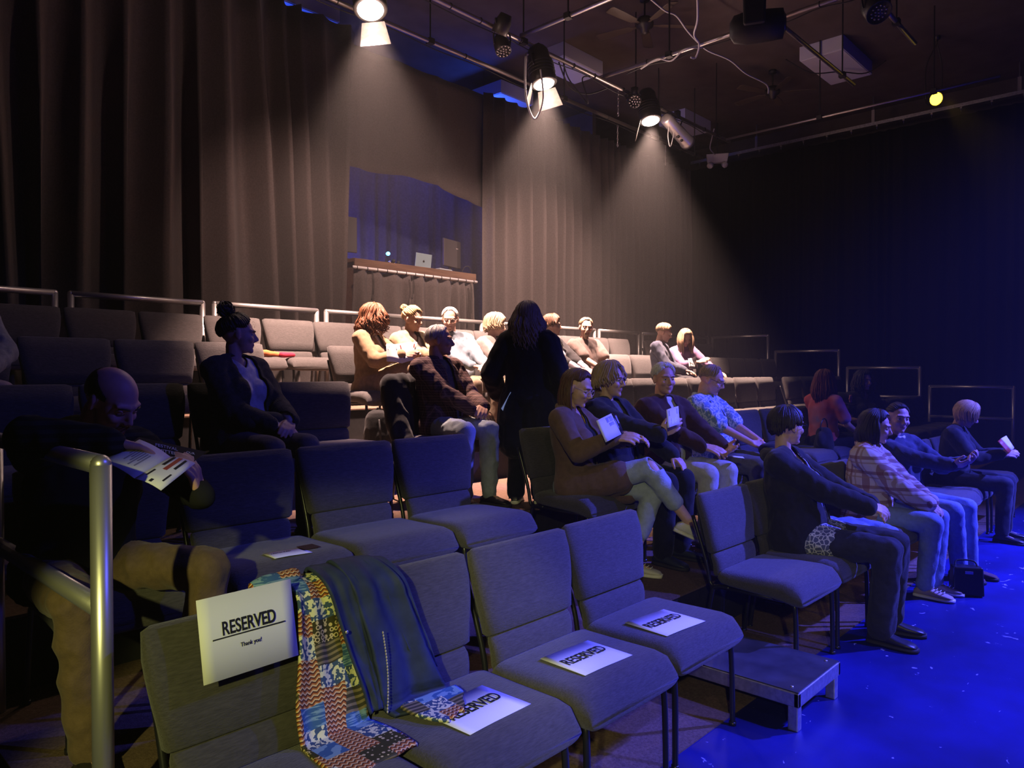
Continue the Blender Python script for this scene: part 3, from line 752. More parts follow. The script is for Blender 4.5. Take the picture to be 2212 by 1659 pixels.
    if shoes:
        for s in (-1, 1):
            b = MB(); d = tz[s]; d2 = V((d.x, d.y, 0)).normalized() if abs(d.z) < .99 else V((0, -1, 0)); pitch = math.asin(max(-1, min(1, d.z))); lt = V((-d2.y, d2.x, 0)); upv = (d2*(-math.sin(pitch))+V((0, 0, math.cos(pitch))))
            o = an[s]-upv*(an[s].z-.0 if abs(d.z) < .05 and not stand and an[s].z < .16 else .088)
            if stand: o = V((an[s].x, an[s].y, 0))
            st_ = ((-.072, .018, .030), (-.066, .030, .060), (-.04, .036, .082), (0, .038, .088), (.04, .041, .076), (.09, .046, .058), (.14, .046, .048), (.172, .036, .040), (.188, .018, .026))
            def sec(x, w, h0, h1): return [o+d*x+lt*(w*math.copysign(abs(math.cos(a))**.7, math.cos(a)))+upv*(h0+(h1-h0)*(.5+.5*math.copysign(abs(math.sin(a))**.8, math.sin(a)))) for a in [2*PI*j/16 for j in range(16)]]
            b.rings([sec(x*sc, w*sc, .020, h*sc) for x, w, h in st_], 0); b.rings([sec(x*sc*1.03, (w+.004)*sc, .0, .026) for x, w, h in st_], 1)
            if shoes.get('high'): b.cap(o+upv*.07, o+upv*shoes['high'], .050*sc, .054*sc, 14, 0)
            if shoes.get('lace'):
                for i in range(4): b.tube([o+d*(.05+.022*i)+lt*-.028+upv*(.075-.006*i), o+d*(.058+.022*i)+upv*(.084-.0075*i), o+d*(.05+.022*i)+lt*.028+upv*(.075-.006*i)], .003, 5, 1)
            so = b.build('shoe', [shoes['m'], shoes.get('sole', M['white'])], root)
            if shoes.get('mark'):
                so2 = s
                pts = [(-.02, .030), (.0, .026), (.04, .034), (.085, .062), (.04, .046), (.0, .043), (-.018, .052)]
                for sd in (-1, 1):
                    mk = MB(); f = [o+d*x*sc+lt*(sd*.0475)+upv*z for x, z in pts]; mk.add(f+[p+lt*sd*.003 for p in f], [(0, 1, 5, 6), (1, 2, 4, 5), (2, 3, 4), (7, 13, 12, 8), (8, 12, 11, 9), (9, 11, 10)]); mk.build('side_mark', M['white'], so)
    PEOPLE[key] = dict(root=root, hc=hc, T=T, wr=wr, el=el, kn=kn, an=an, U=U, H=H, sh=sh, hd=hd)
    return root
# ------------------------------------------------------------------ the audience
F = fabric
C_ = dict(
 dkhood=F('dark_hoodie', (.035, .035, .042)), olive=F('olive_trousers', (.13, .085, .05)), cardigan=F('charcoal_knit', (.045, .040, .042), .3, .9), whitetee=F('white_tee', (.62, .60, .62)), legging=F('grey_leggings', (.10, .085, .08)),
 sweat=F('grey_sweatshirt', (.19, .20, .19)), beigecoat=F('beige_coat', (.27, .18, .10)), creamshirt=F('cream_shirt', (.32, .25, .15)), bluedenim=F('pale_denim_shirt', (.18, .22, .26)), greyjk=F('grey_jacket', (.20, .17, .16)), tan=F('tan_trousers', (.20, .15, .10)), greytee=F('grey_top', (.30, .24, .22)),
 black=F('black_cloth', (.012, .012, .013)), blackjk=F('black_jacket', (.022, .021, .023)), browntee=F('taupe_tee', (.12, .09, .08)), navy=F('navy_knit', (.05, .055, .085)), purple=F('mauve_top', (.26, .15, .26)), browncoat=F('brown_coat', (.155, .095, .062), .1, .25), darkbrown=F('dark_brown_suede', (.055, .024, .016)),
 jeans=F('light_jeans', (.36, .42, .47), .10, .5), jeans2=F('mid_jeans', (.20, .27, .42), .10, .5), palejean=F('pale_jeans', (.42, .42, .42), .10, .5), greychino=F('grey_chinos', (.10, .095, .10)), dkjean=F('dark_trousers', (.03, .03, .036)), pinkgrey=F('lilac_shirt', (.36, .31, .37)), brownboot=F('brown_suede_boot', (.12, .06, .045)))
SH = dict(white=mat('white_sneaker', (.66, .64, .64), .6), dark=mat('dark_shoe', (.02, .018, .018), .4, spec=.5), beige=mat('beige_sneaker', (.42, .32, .22), .7), navy=mat('navy_shoe', (.03, .035, .06), .4))
DSOLE = mat('dark_sole', (.03, .028, .026), .7)
def sep(nt, co):
    n = nt.nodes.new('ShaderNodeSeparateXYZ'); nt.links.new(co, n.inputs[0]); return n.outputs
def stripes(nt, x, f, w): return nmath(nt, 'LESS_THAN', nmath(nt, 'FRACT', nmath(nt, 'MULTIPLY', x, f)), w)
def plaid(base, c1, c2, f1, f2):
    def bld(nt, co):
        x, y, z = sep(nt, co); u = nmath(nt, 'ADD', x, nmath(nt, 'MULTIPLY', y, .8))
        c = nmix(nt, nmath(nt, 'MULTIPLY', stripes(nt, u, f1, .22), .75), base, c1); c = nmix(nt, nmath(nt, 'MULTIPLY', stripes(nt, z, f1, .22), .75), c, c1)
        c = nmix(nt, nmath(nt, 'MULTIPLY', stripes(nt, nmath(nt, 'ADD', u, .03), f2, .10), .7), c, c2); return nmix(nt, nmath(nt, 'MULTIPLY', stripes(nt, nmath(nt, 'ADD', z, .03), f2, .10), .7), c, c2)
    return bld
C_['plaid_dark'] = pattern('dark_plaid_shirt', plaid((.11, .06, .055), (.035, .022, .025), (.22, .14, .12), 52, 26))
C_['plaid'] = pattern('cream_plaid_flannel', plaid((.55, .44, .36), (.20, .07, .05), (.34, .20, .11), 9.5, 9.5))
def leafy(nt, co):
    v = nt.nodes.new('ShaderNodeTexVoronoi'); v.feature = 'DISTANCE_TO_EDGE'; v.inputs['Scale'].default_value = 17; n = nt.nodes.new('ShaderNodeTexNoise'); n.inputs['Scale'].default_value = 14
    mx = nt.nodes.new('ShaderNodeVectorMath'); mx.operation = 'ADD'; sc = nt.nodes.new('ShaderNodeVectorMath'); sc.operation = 'SCALE'; sc.inputs['Scale'].default_value = .12
    nt.links.new(n.outputs[1], sc.inputs[0]); nt.links.new(co, mx.inputs[0]); nt.links.new(sc.outputs[0], mx.inputs[1]); nt.links.new(mx.outputs[0], v.inputs['Vector'])
    return nmix(nt, nmath(nt, 'LESS_THAN', v.outputs['Distance'], .10), (.16, .24, .40), (.55, .60, .64))
C_['leafy'] = pattern('blue_leaf_print_shirt', leafy)
def scribble(nt, co):
    v = nt.nodes.new('ShaderNodeTexVoronoi'); v.feature = 'DISTANCE_TO_EDGE'; v.inputs['Scale'].default_value = 38; nt.links.new(co, v.inputs['Vector'])
    return nmix(nt, nmath(nt, 'LESS_THAN', v.outputs['Distance'], .07), (.10, .11, .17), (.60, .60, .58))
C_['scribble'] = pattern('patterned_blouse', scribble)
def tiedye(nt, co):
    n = nt.nodes.new('ShaderNodeTexNoise'); n.inputs['Scale'].default_value = 4.5; n.inputs['Detail'].default_value = 2; nt.links.new(co, n.inputs['Vector'])
    r = nt.nodes.new('ShaderNodeValToRGB'); r.color_ramp.elements[0].position = .38; r.color_ramp.elements[0].color = (.5, .10, .09, 1); r.color_ramp.elements[1].position = .6; r.color_ramp.elements[1].color = (.55, .22, .30, 1)
    e = r.color_ramp.elements.new(.7); e.color = (.2, .25, .55, 1); nt.links.new(n.outputs[0], r.inputs[0]); return r.outputs[0]
C_['tiedye'] = pattern('coral_tie_dye_top', tiedye)
def hoodstripe(nt, co):
    x, y, z = sep(nt, co); return nmix(nt, nmath(nt, 'MULTIPLY', nmath(nt, 'MULTIPLY', stripes(nt, z, 40, .5), .9), nmath(nt, 'GREATER_THAN', z, 1.02)), (.016, .016, .019), (.032, .034, .034))
C_['hoodstripe'] = pattern('striped_hoodie', hoodstripe, .95, .05)
def ripped(side_knee):
    return None

Z2, Z3, Z4 = TZ, 2*TZ, 3*TZ
NEAR, MID, FAR = .0058, .007, .009
SIT = lambda s, x=.10, y=-.27, z=.675: ((s*x, y, z), (-s*.25, -1, -.15), (0, .1, -1))
BALD = dict(front=86, side=94, back=122, vol=.0025, az0=62, bald=52, nolock=1)
SHORT = dict(front=46, side=84, back=116, vol=.012, n=40, r=.012)
# row two, left: the bald reader
person('A', (.86, 2.93, Z2), R(4), 'bearded bald man in a dark hoodie bent over an open programme beside the near rail', .97, 'm', 1.08, 14, 8, 2, (24, 34, -4), .56, skin='rosy', vox=NEAR,
       hands={-1: ((-.085, -.49, 1.045), (.90, -.10, -.30), (.1, -.25, -1)), 1: ((.185, -.545, .845), (-.25, .0, .95), (-.6, .6, .1))}, elbow={-1: (-1, .25, .25), 1: (.8, .3, -.6)}, knees={1: (.27, -.42, .575), -1: (-.16, -.43, .56)}, feet={1: (.25, -.36, .10)},
       top=dict(name='hoodie', m=[C_['hoodstripe']], hood=1.2, inf=.022, wr=.008, vox=.010), legs=dict(m=C_['olive'], wr=.008, vox=.010), shoes=dict(m=SH['dark'], sole=DSOLE), hair=BALD, haircol='dark', beard='auburn', lid=.85, curl=(.35, .7), seed=1)
# row three, left: woman with a bun
person('B', (2.13, 4.15, Z3), R(6), 'woman with a messy dark bun and charcoal cardigan, hands folded in her lap', .97, 'f', 1.1, -6, 8, 0, (60, 2, 0), .54, skin='fair', vox=NEAR,
       hands={-1: ((.00, -.26, .655), (.75, -.6, -.25), (.2, .3, -1)), 1: ((.12, -.27, .67), (-.7, -.65, -.3), (-.3, .3, -1))}, top=dict(name='cardigan', m=C_['cardigan'], open=.085, inf=.022, wr=.006, vox=.010), under=dict(m=C_['whitetee'], name='tee', vneck=.06), legs=dict(m=C_['legging'], wr=.003), shoes=dict(m=SH['dark'], sole=DSOLE),
       hair=dict(front=44, side=80, back=118, vol=.013, pull=(168, 26, .050), n=60, r=.010, fly=90), haircol='dark', seed=2)
# row four, left edge
person('C', (.93, 5.36, Z4), R(4), 'person at the left photo edge in a grey sweatshirt, only an arm showing', 1, 'm', 1.1, -6, 0, 0, (-20, 0, 0), .55, vox=FAR, top=dict(name='sweatshirt', m=C_['sweat'], inf=.03, wr=.011, vox=.012), hands={1: ((.12, -.26, .68), (-.8, -.6, -.1), (0, .1, -1))}, elbow={1: (1, .25, -.55)}, legs=dict(m=C_['greytee']), shoes=dict(m=SH['dark']), hair=SHORT, haircol='brown', seed=3)
# row four, the lit group
person('D', (3.95, 5.36, Z4), R(14), 'woman with curly auburn hair in a long beige coat, legs crossed, reading under the light', .94, 'f', 1.05, -2, 10, 3, (52, 10, 0), .52, skin='fair', vox=MID,
       hands={-1: ((-.04, -.33, .80), (.6, -.75, .15), (.6, .5, -.4)), 1: ((.16, -.34, .78), (-.4, -.9, .2), (-.7, .3, -.3))}, knees={-1: (.06, -.42, .68), 1: (.12, -.43, .52)}, feet={-1: (.20, -.55, .30), 1: (.10, -.36, .095)}, toes={-1: (.2, -.9, -.35)},
       top=dict(name='coat', m=C_['beigecoat'], inf=.020, open=.05, lap=.85, collar=1.2, wr=.006), under=dict(m=C_['greytee']), legs=dict(m=C_['beigecoat'], inf=.02), shoes=dict(m=SH['dark']), hair=dict(front=44, side=84, back=120, hang=.22, vol=.02, curl=.016, wf=32, n=44, r=.012, spread=.05, fly=160, part=.3), haircol='auburn', seed=4)
person('E', (4.47, 5.38, Z4), 0, 'blonde woman with pinned up hair in an open cream shirt, looking down at a programme', .95, 'f', 1.0, -6, 0, -3, (14, 13, 0), .53, vox=MID,
       hands={-1: ((-.12, -.38, .79), (-.1, -1, .25), (.6, .3, -.5)), 1: ((.08, -.36, .70), (-.6, -.8, -.1), (-.1, .2, -1))}, top=dict(name='overshirt', m=C_['creamshirt'], open=.065, inf=.024, wr=.009, collar=1.3), under=dict(m=C_['greytee'], name='top', vneck=.09), legs=dict(m=C_['tan']), shoes=dict(m=SH['dark']),
       hair=dict(front=43, side=82, back=118, vol=.011, pull=(175, 62, .036), n=56, r=.010, fly=60), haircol='blonde', seed=5)
person('F', (4.98, 5.38, Z4), R(-6), 'white haired man with glasses in a pale blue denim shirt under the stage light', .98, 'm', 1.12, -8, -8, -2, (-40, 14, 0), .54, skin='rosy', vox=MID,
       hands={-1: ((-.06, -.33, .70), (.7, -.6, -.1), (.1, .2, -1)), 1: ((.11, -.34, .72), (-.8, -.5, -.1), (-.1, .2, -1))}, top=dict(name='shirt', m=C_['bluedenim'], inf=.020, wr=.009, collar=1.3), legs=dict(m=C_['tan']), shoes=dict(m=SH['dark']), hair=dict(front=34, side=84, back=116, vol=.006, n=40, r=.006), haircol='white', glasses='metal', seed=6)
person('G', (5.56, 5.38, Z4), 0, 'woman with wavy blonde-grey hair and grey jacket, half hidden by the standing woman', .94, 'f', 1.05, -4, 5, -3, (48, 12, 0), .53, vox=MID, hands={-1: ((-.10, -.36, .70), (.2, -1, -.1), (.2, .2, -1))},
       top=dict(name='jacket', m=C_['greyjk'], inf=.022, open=.05, collar=1.1, wr=.008), under=dict(m=C_['whitetee']), legs=dict(m=C_['tan']), shoes=dict(m=SH['dark']), hair=dict(front=46, side=92, back=122, hang=.07, vol=.020, curl=.010, n=38, r=.016, part=.3), haircol='sand', seed=7)
person('J', (6.44, 5.34, Z4), 0, 'person with short tousled brown hair, glasses and black jacket, face turned right', .96, 'f', 1.05, -4, 5, 0, (40, 2, 0), .545, vox=MID, hands={-1: ((-.02, -.40, .66), (.5, -.8, -.3), (.2, .2, -1)), 1: ((.12, -.40, .66), (-.3, -.9, -.3), (0, .2, -1))},
       top=dict(name='jacket', m=C_['blackjk'], open=.05, sleeve=.70, inf=.022, wr=.009), under=dict(m=C_['pinkgrey']), legs=dict(m=C_['dkjean']), shoes=dict(m=SH['dark']), hair=dict(front=50, side=88, back=122, hang=.03, vol=.020, curl=.008, n=34, r=.015, fly=40), haircol='brown', glasses='dark', seed=8)
person('K', (7.02, 5.34, Z4), R(-6), 'smiling man with fair goatee in a taupe t-shirt, forearms between his knees', .96, 'm', 1.1, 0, -8, 0, (-34, 6, 4), .545, skin='rosy', vox=MID, hands={-1: ((-.03, -.42, .60), (.3, -.7, -.7), (.2, .4, -.8)), 1: ((.10, -.42, .60), (-.4, -.7, -.6), (-.2, .4, -.8))},
       top=dict(name='tee', m=C_['browntee'], sleeve=.34, inf=.016, loose=1.12), legs=dict(m=C_['tan']), shoes=dict(m=SH['dark']), hair=dict(front=40, side=82, back=116, vol=.008, n=40, r=.008), haircol='sand', beard='sand', glasses='dark', seed=9)
person('L', (8.72, 5.34, Z4), R(8), 'brown haired man in a navy long sleeved top glancing at his neighbour\'s reading', .98, 'm', 1.0, -2, 8, 2, (20, 20, 0), .55, vox=MID, hands={-1: ((-.07, -.32, .68), (.3, -.9, -.2), (0, .1, -1))}, top=dict(name='jumper', m=C_['navy'], inf=.020, wr=.009), legs=dict(m=C_['dkjean']), shoes=dict(m=SH['dark']), hair=dict(front=46, side=84, back=116, vol=.014, n=40, r=.011, curl=.004), haircol='sand', glasses='metal', seed=10)
person('M', (9.24, 5.34, Z4), R(-14), 'woman with long fair brown hair in a mauve top over a booklet', .95, 'f', 1.0, 12, -8, -6, (-22, 34, 0), .54, vox=MID, hands={-1: ((-.14, -.42, .79), (.1, -.9, .3), (.6, .3, -.5)), 1: ((.30, -.46, .60), (.1, -.95, -.3), (0, .2, -1))}, top=dict(name='top', m=C_['purple'], inf=.014, sleeve=.8), legs=dict(m=C_['palejean']), shoes=dict(m=SH['dark']),
       hair=dict(front=42, side=76, back=120, hang=.26, vol=.011, n=50, r=.012, part=.2, spread=.01, hfrom=.28), haircol='sand', lid=.9, seed=11)
# row three: plaid man and the standing woman
person('H', (3.73, 4.17, Z3), R(-2), 'grey haired man in a dark plaid shirt, face in shadow, hands in his lap', .98, 'm', 1.12, -6, 4, 0, (44, 2, 0), .55, skin='tan', vox=NEAR,
       hands={-1: ((.02, -.30, .68), (.75, -.6, -.25), (.2, .3, -1)), 1: ((.13, -.28, .70), (-.7, -.65, -.2), (-.3, .3, -1))}, knees={-1: (-.17, -.42, .545), 1: (.04, -.44, .545)}, feet={-1: (-.16, -.40, .10), 1: (.06, -.42, .10)}, top=dict(name='shirt', m=C_['plaid_dark'], inf=.022, open=.045, wr=.009, vox=.010, collar=1.2), under=dict(m=C_['greychino'], name='tee'), legs=dict(m=C_['jeans'], wr=.009, vox=.010), shoes=dict(m=SH['dark'], sole=DSOLE), hair=dict(front=40, side=92, back=124, vol=.005, n=56, r=.006), haircol='white', seed=12)
person('I', (4.06, 3.62, Z3), R(118), 'woman with long greying hair and black clothes standing in the aisle with her back turned', .885, 'f', 1.12, 0, 0, 0, (25, 6, 0), .87, vox=NEAR, stand=True,
       hands={-1: ((-.24, -.04, .74), (0, -.2, -1), (1, 0, 0)), 1: ((.27, -.10, .79), (0, -.55, -.8), (-1, 0, 0))}, elbow={-1: (-.5, .8, 0), 1: (.5, .8, 0)}, top=dict(name='tunic', m=C_['black'], inf=.030, hem=-.34, wr=.008, loose=1.2, vox=.011), legs=dict(m=C_['black'], flare=1.25), shoes=dict(m=SH['dark'], mark=1, lace=1),
       hair=dict(front=44, side=84, back=120, hang=.24, hangback=.27, vol=.016, curl=.009, wf=20, n=56, r=.013, spread=.05, fly=120), haircol='ashy', seed=13, feet={-1: (-.085, .02, .085), 1: (.085, .06, .085)})
# row two, right of the aisle
person('N', (3.78, 2.93, Z2), R(10), 'young woman with long brown hair, clear glasses, brown coat and ripped jeans', .965, 'f', .96, -4, 6, 0, (6, 20, 0), .53, vox=NEAR,
       hands={-1: ((-.13, -.30, .86), (.25, -.95, .1), (.5, .3, -.6)), 1: ((.06, -.36, .84), (-.5, -.85, .1), (-.4, .3, -.7))}, knees={-1: (.06, -.45, .665), 1: (.13, -.45, .52)}, feet={-1: (.19, -.66, .33), 1: (.02, -.36, .10)}, toes={-1: (.35, -.85, -.38), 1: (.1, -1, 0)},
       top=dict(name='coat', m=C_['browncoat'], open=.055, lap=.62, inf=.018, wr=.005, vox=.010, collar=1.1), under=dict(m=C_['black'], name='top', vneck=.11), legs=dict(m=C_['jeans'], to=.62, inf=.008, vox=.009, cut=lambda c, n, kn: any(((c-kn[s]-V((0, -.035, .03))).length < .055 and n.y < .3) for s in (-1, 1))), shoes=dict(m=SH['white'], lace=1),
       hair=dict(front=42, side=72, back=120, hang=.30, vol=.009, n=64, r=.010, part=.0, hangback=.30, spread=.0, hfrom=.52), haircol='brown', glasses='clear', lid=.85, seed=14)
person('O', (4.28, 2.98, Z2), R(2), 'woman with wavy grey hair, dark glasses and black hooded jacket holding a programme', 1.0, 'f', 1.1, -6, 0, 0, (6, 4, 0), .545, vox=NEAR,
       hands={-1: ((-.16, -.42, .86), (.35, -.85, .5), (.6, .3, .2)), 1: ((.12, -.40, .66), (-.05, -.85, -.5), (0, .3, -1))}, top=dict(name='jacket', m=C_['blackjk'], hood=1.2, open=.05, inf=.028, wr=.008, vox=.011), under=dict(m=C_['greychino'], name='top'), legs=dict(m=C_['black'], inf=.02), shoes=dict(m=SH['navy'], sole=DSOLE),
       hair=dict(front=42, side=84, back=120, hang=.075, vol=.018, curl=.007, n=48, r=.013, part=.5, spread=.03), haircol='sand', glasses='dark', lid=.25, seed=15)
person('P', (4.96, 2.98, Z2), R(-8), 'older white haired man in a dark brown jacket holding a slip of paper', 1.0, 'm', 1.05, -4, -6, 0, (-22, 3, 0), .545, skin='rosy', vox=NEAR,
       hands={-1: ((-.02, -.42, .67), (.45, -.85, -.2), (.3, .4, -.8)), 1: ((.14, -.42, .68), (-.3, -.9, -.1), (-.5, .2, .6))}, top=dict(name='jacket', m=C_['darkbrown'], inf=.026, open=.035, collar=1.3, wr=.008), under=dict(m=C_['whitetee'], name='shirt', collar=1), legs=dict(m=C_['palejean'], vox=.011, wr=.008), shoes=dict(m=SH['beige'], sole=DSOLE), hair=dict(front=40, side=86, back=118, vol=.010, n=50, r=.008, part=.4), haircol='white', seed=16)
person('Q', (5.58, 2.95, Z2), R(2), 'balding man with glasses and lanyard in a blue leaf print shirt, hands clasped', 1.0, 'm', 1.2, -4, 4, 0, (14, 22, 0), .55, skin='rosy', vox=NEAR,
       hands={-1: ((-.01, -.42, .65), (.55, -.75, -.25), (.4, .3, -.7)), 1: ((.12, -.40, .67), (-.6, -.75, -.2), (-.4, .3, -.7))}, top=dict(name='shirt', m=C_['leafy'], sleeve=.40, inf=.022, loose=1.12, wr=.009, vox=.011, collar=1.1), legs=dict(m=C_['greychino']), shoes=dict(m=SH['dark'], sole=DSOLE), hair=dict(front=26, side=86, back=118, vol=.005, n=44, r=.005), haircol='sand', glasses='dark', seed=17)
# row one, right of the aisle
person('R', (4.54, 1.80, 0), R(6), 'woman with short dark hair in a black hoodie over a patterned blouse, face turned away', 1.02, 'f', 1.22, -7, 4, 0, (54, 2, 0), .555, vox=NEAR,
       hands={-1: ((-.03, -.38, .78), (.6, -.7, -.2), (.3, .4, -.6)), 1: ((.12, -.38, .76), (-.6, -.7, -.2), (-.3, .4, -.6))}, knees={-1: (-.10, -.50, .555), 1: (.13, -.50, .555)}, feet={-1: (-.06, -.46, .09), 1: (.19, -.46, .09)}, top=dict(name='hoodie', m=C_['blackjk'], hood=1.0, open=.075, inf=.026, vox=.010, wr=.008), under=dict(m=C_['scribble'], name='blouse', vneck=.13, lap=.42, inf=.020), legs=dict(m=C_['dkjean'], inf=.016, flare=1.15, vox=.010, wr=.008), shoes=dict(m=SH['dark'], sole=DSOLE),
       hair=dict(front=42, side=90, back=124, hang=.022, vol=.010, n=56, r=.009, fly=20), haircol='dark', glasses='dark', seed=18)
person('S', (5.72, 1.77, 0), R(4), 'woman with dark shoulder length hair in a cream plaid shirt jacket and blue jeans', .96, 'f', 1.15, 4, 4, 0, (8, 12, 0), .535, vox=NEAR,
       hands={-1: ((-.01, -.42, .60), (.4, -.75, -.5), (.5, .2, -.6)), 1: ((.10, -.42, .60), (-.4, -.75, -.5), (-.5, .2, -.6))}, top=dict(name='shirt_jacket', m=C_['plaid'], inf=.032, wr=.010, loose=1.12, vox=.010, collar=1.4, hem=-.16), legs=dict(m=C_['jeans2'], vox=.010), shoes=dict(m=SH['beige'], lace=1), feet={-1: (-.06, -.37, .09), 1: (.10, -.40, .09)},
       hair=dict(front=44, side=80, back=120, hang=.19, vol=.014, n=56, r=.011, part=.2, spread=.02, hfrom=.40), haircol='dark', lid=.7, seed=19)
person('T', (6.42, 1.75, 0), R(-10), 'woman with pulled back hair and a badge on her navy jumper, turning to her neighbour', .98, 'f', 1.1, -2, -20, 0, (-36, 4, 4), .545, vox=NEAR,
       hands={-1: ((-.04, -.40, .86), (.3, -.9, .1), (.4, .2, .6)), 1: ((.08, -.42, .88), (-.2, -.9, .3), (-.4, .2, .6))}, top=dict(name='jumper', m=C_['navy'], inf=.024, wr=.008, vox=.011), under=dict(m=C_['whitetee'], collar=1), legs=dict(m=C_['jeans2']), shoes=dict(m=C_['brownboot'], sole=DSOLE, high=.17), feet={-1: (.02, -.42, .09), 1: (.16, -.44, .09)},
       hair=dict(front=40, side=74, back=118, vol=.006, pull=(178, 80, .03), n=54, r=.009), haircol='dark', curl=(.9, .9), seed=20)
person('U', (8.10, 1.75, 0), R(4), 'woman with a blonde bob and black top reading papers near the lowest right rail', .97, 'f', 1.0, 8, 0, 0, (10, 30, 0), .545, vox=MID, hands={-1: ((-.08, -.38, .80), (.2, -.95, .2), (.5, .3, -.5)), 1: ((.12, -.38, .80), (-.3, -.95, .2), (-.5, .3, -.5))}, top=dict(name='top', m=C_['blackjk'], inf=.020, vneck=.05), legs=dict(m=C_['dkjean']), shoes=dict(m=SH['dark'], sole=DSOLE),
       hair=dict(front=44, side=86, back=118, hang=.10, vol=.015, n=58, r=.010, part=.2, spread=-.005), haircol='blonde', lid=.8, seed=21)
# row two, far right
person('V', (7.95, 2.92, Z2), R(62), 'woman with long reddish hair and a coral tie-dye top, turned to the person behind', .95, 'f', 1.0, 4, 12, 0, (20, 2, 0), .535, vox=MID, hands={-1: ((-.16, -.30, .62), (.5, -.8, .1), (0, .1, -1)), 1: ((.1, -.30, .68), (-.3, -.9, 0), (0, .1, -1))}, top=dict(name='top', m=C_['tiedye'], sleeve=.36, inf=.012), legs=dict(m=C_['black']), shoes=dict(m=SH['dark'], sole=DSOLE),
       hair=dict(front=44, side=80, back=120, hang=.28, vol=.014, n=52, r=.012, curl=.006, wf=15, hangback=.30, spread=.02), haircol='red', seed=22)
person('W', (9.16, 2.92, Z2), R(-40), 'woman with long wavy black hair near the third right rail, face toward the photographer', .95, 'f', 1.05, 2, 0, 0, (8, 6, 0), .535, vox=MID, top=dict(name='top', m=C_['blackjk'], sleeve=.3, inf=.014, vneck=.08), legs=dict(m=C_['black']), shoes=dict(m=SH['dark'], sole=DSOLE),
       hair=dict(front=54, side=78, back=120, hang=.30, vol=.016, n=46, r=.013, curl=.012, wf=16, fringe=0, hangback=.3), haircol='black', seed=23)
# ------------------------------------------------------------------ lighting grid and ceiling things
def pipe(p, q, label, r=.024, drops=(), ties=0, seed=1):
    p, q = V(p), V(q); t = empty('grid_pipe', p, 0, label, 'pipe', 'ceiling grid pipes'); d = q-p; rnd = random.Random(seed)
    b = MB(); b.tube([(0, 0, 0), d], r, 10); b.build('tube', M['pipe'], t)
    for u in drops:
        c = d*u; b = MB(); b.tube([c, c+V((0, 0, 6.3-p.z))], .009, 6); b.box(c, (.07, .07, .06)); b.build('hanger', M['black'], t, False)
    if ties:
        b = MB()
        for k in range(ties):
            c = d*((k+rnd.uniform(.2, .8))/ties); u = d.normalized(); o = u.orthogonal().normalized(); w = u.cross(o)
            b.tube([c+(o*math.cos(a)+w*math.sin(a))*(r+.003) for a in [2*PI*i/10 for i in range(10)]], .006, 5, closed=True)
        c0 = d*.05; pts = [d*(i/14)+V((0, 0, -r-.01-.02*(i % 2)-rnd.uniform(0, .03))) for i in range(1, 14)]
        b.tube(smooth_path(pts, 4), .006, 5); b.build('tied_cable', M['black'], t)
PZ = 5.20
pipe((2.120, 6.258, PZ), (11.448, 6.258, PZ), 'long grid pipe nearest the back curtain', drops=(.1, .35, .6, .85, .97), ties=8, seed=2)
pipe((2.120, 5.512, PZ), (10.939, 5.512, PZ), 'long grid pipe carrying the three lit fresnel lamps', drops=(.2, .45, .7, .95), ties=14, seed=3)
pipe((5.766, 3.273, PZ), (9.837, 3.273, PZ), 'grid pipe running beside the big ceiling panel', drops=(.3, .9), seed=4)
pipe((7.717, 2.374, PZ), (9.074, 2.374, PZ), 'short grid pipe next to the caged fan', drops=(.5,), seed=5)
pipe((6.046, 2.205, PZ+.05), (6.046, 5.512, PZ+.05), 'cross pipe left of the ceiling fan', drops=(.3, .8), seed=6)
pipe((7.581, 0.848, PZ+.05), (7.581, 5.512, PZ+.05), 'cross pipe right of the ceiling fan carrying white cable', drops=(.35, .8), ties=3, seed=7)
pipe((10.787, 1.866, PZ), (10.787, 5.512, PZ), 'thin cross pipe above the right curtain track', drops=(.2, .6), seed=8, r=.018)
pipe((10.430, 1.018, PZ), (11.872, 1.018, PZ), 'short yellow lit pipe at the right photo edge', seed=9)
# curtain track on the right wall
t = empty('curtain_track', (13.60, 7.6, 5.83), 0, 'pale curtain track along the top of the right wall', 'track')
b = MB(); b.box((0, -5.6, 0), (.035, 11.4, .055)); b.build('rail', M['alu_dull'], t, False)
for k in range(24):
    b = MB(); y = -.1-.42*k; b.box((0, y, -.04), (.022, .03, .03)); b.tube([(0, y, -.05), (.012, y+.006, -.075), (0, y, -.10), (-.01, y, -.085)], .004, 5); b.build('carrier', M['pipe'], t, False)
for k in range(5):
    b = MB(); y = -1.3-2.1*k; b.box((0, y, .13), (.03, .05, .22)); b.tube([(0, y, .22), (0, y, .47)], .012, 6); b.build('drop_bracket', M['pipe'], t, False)

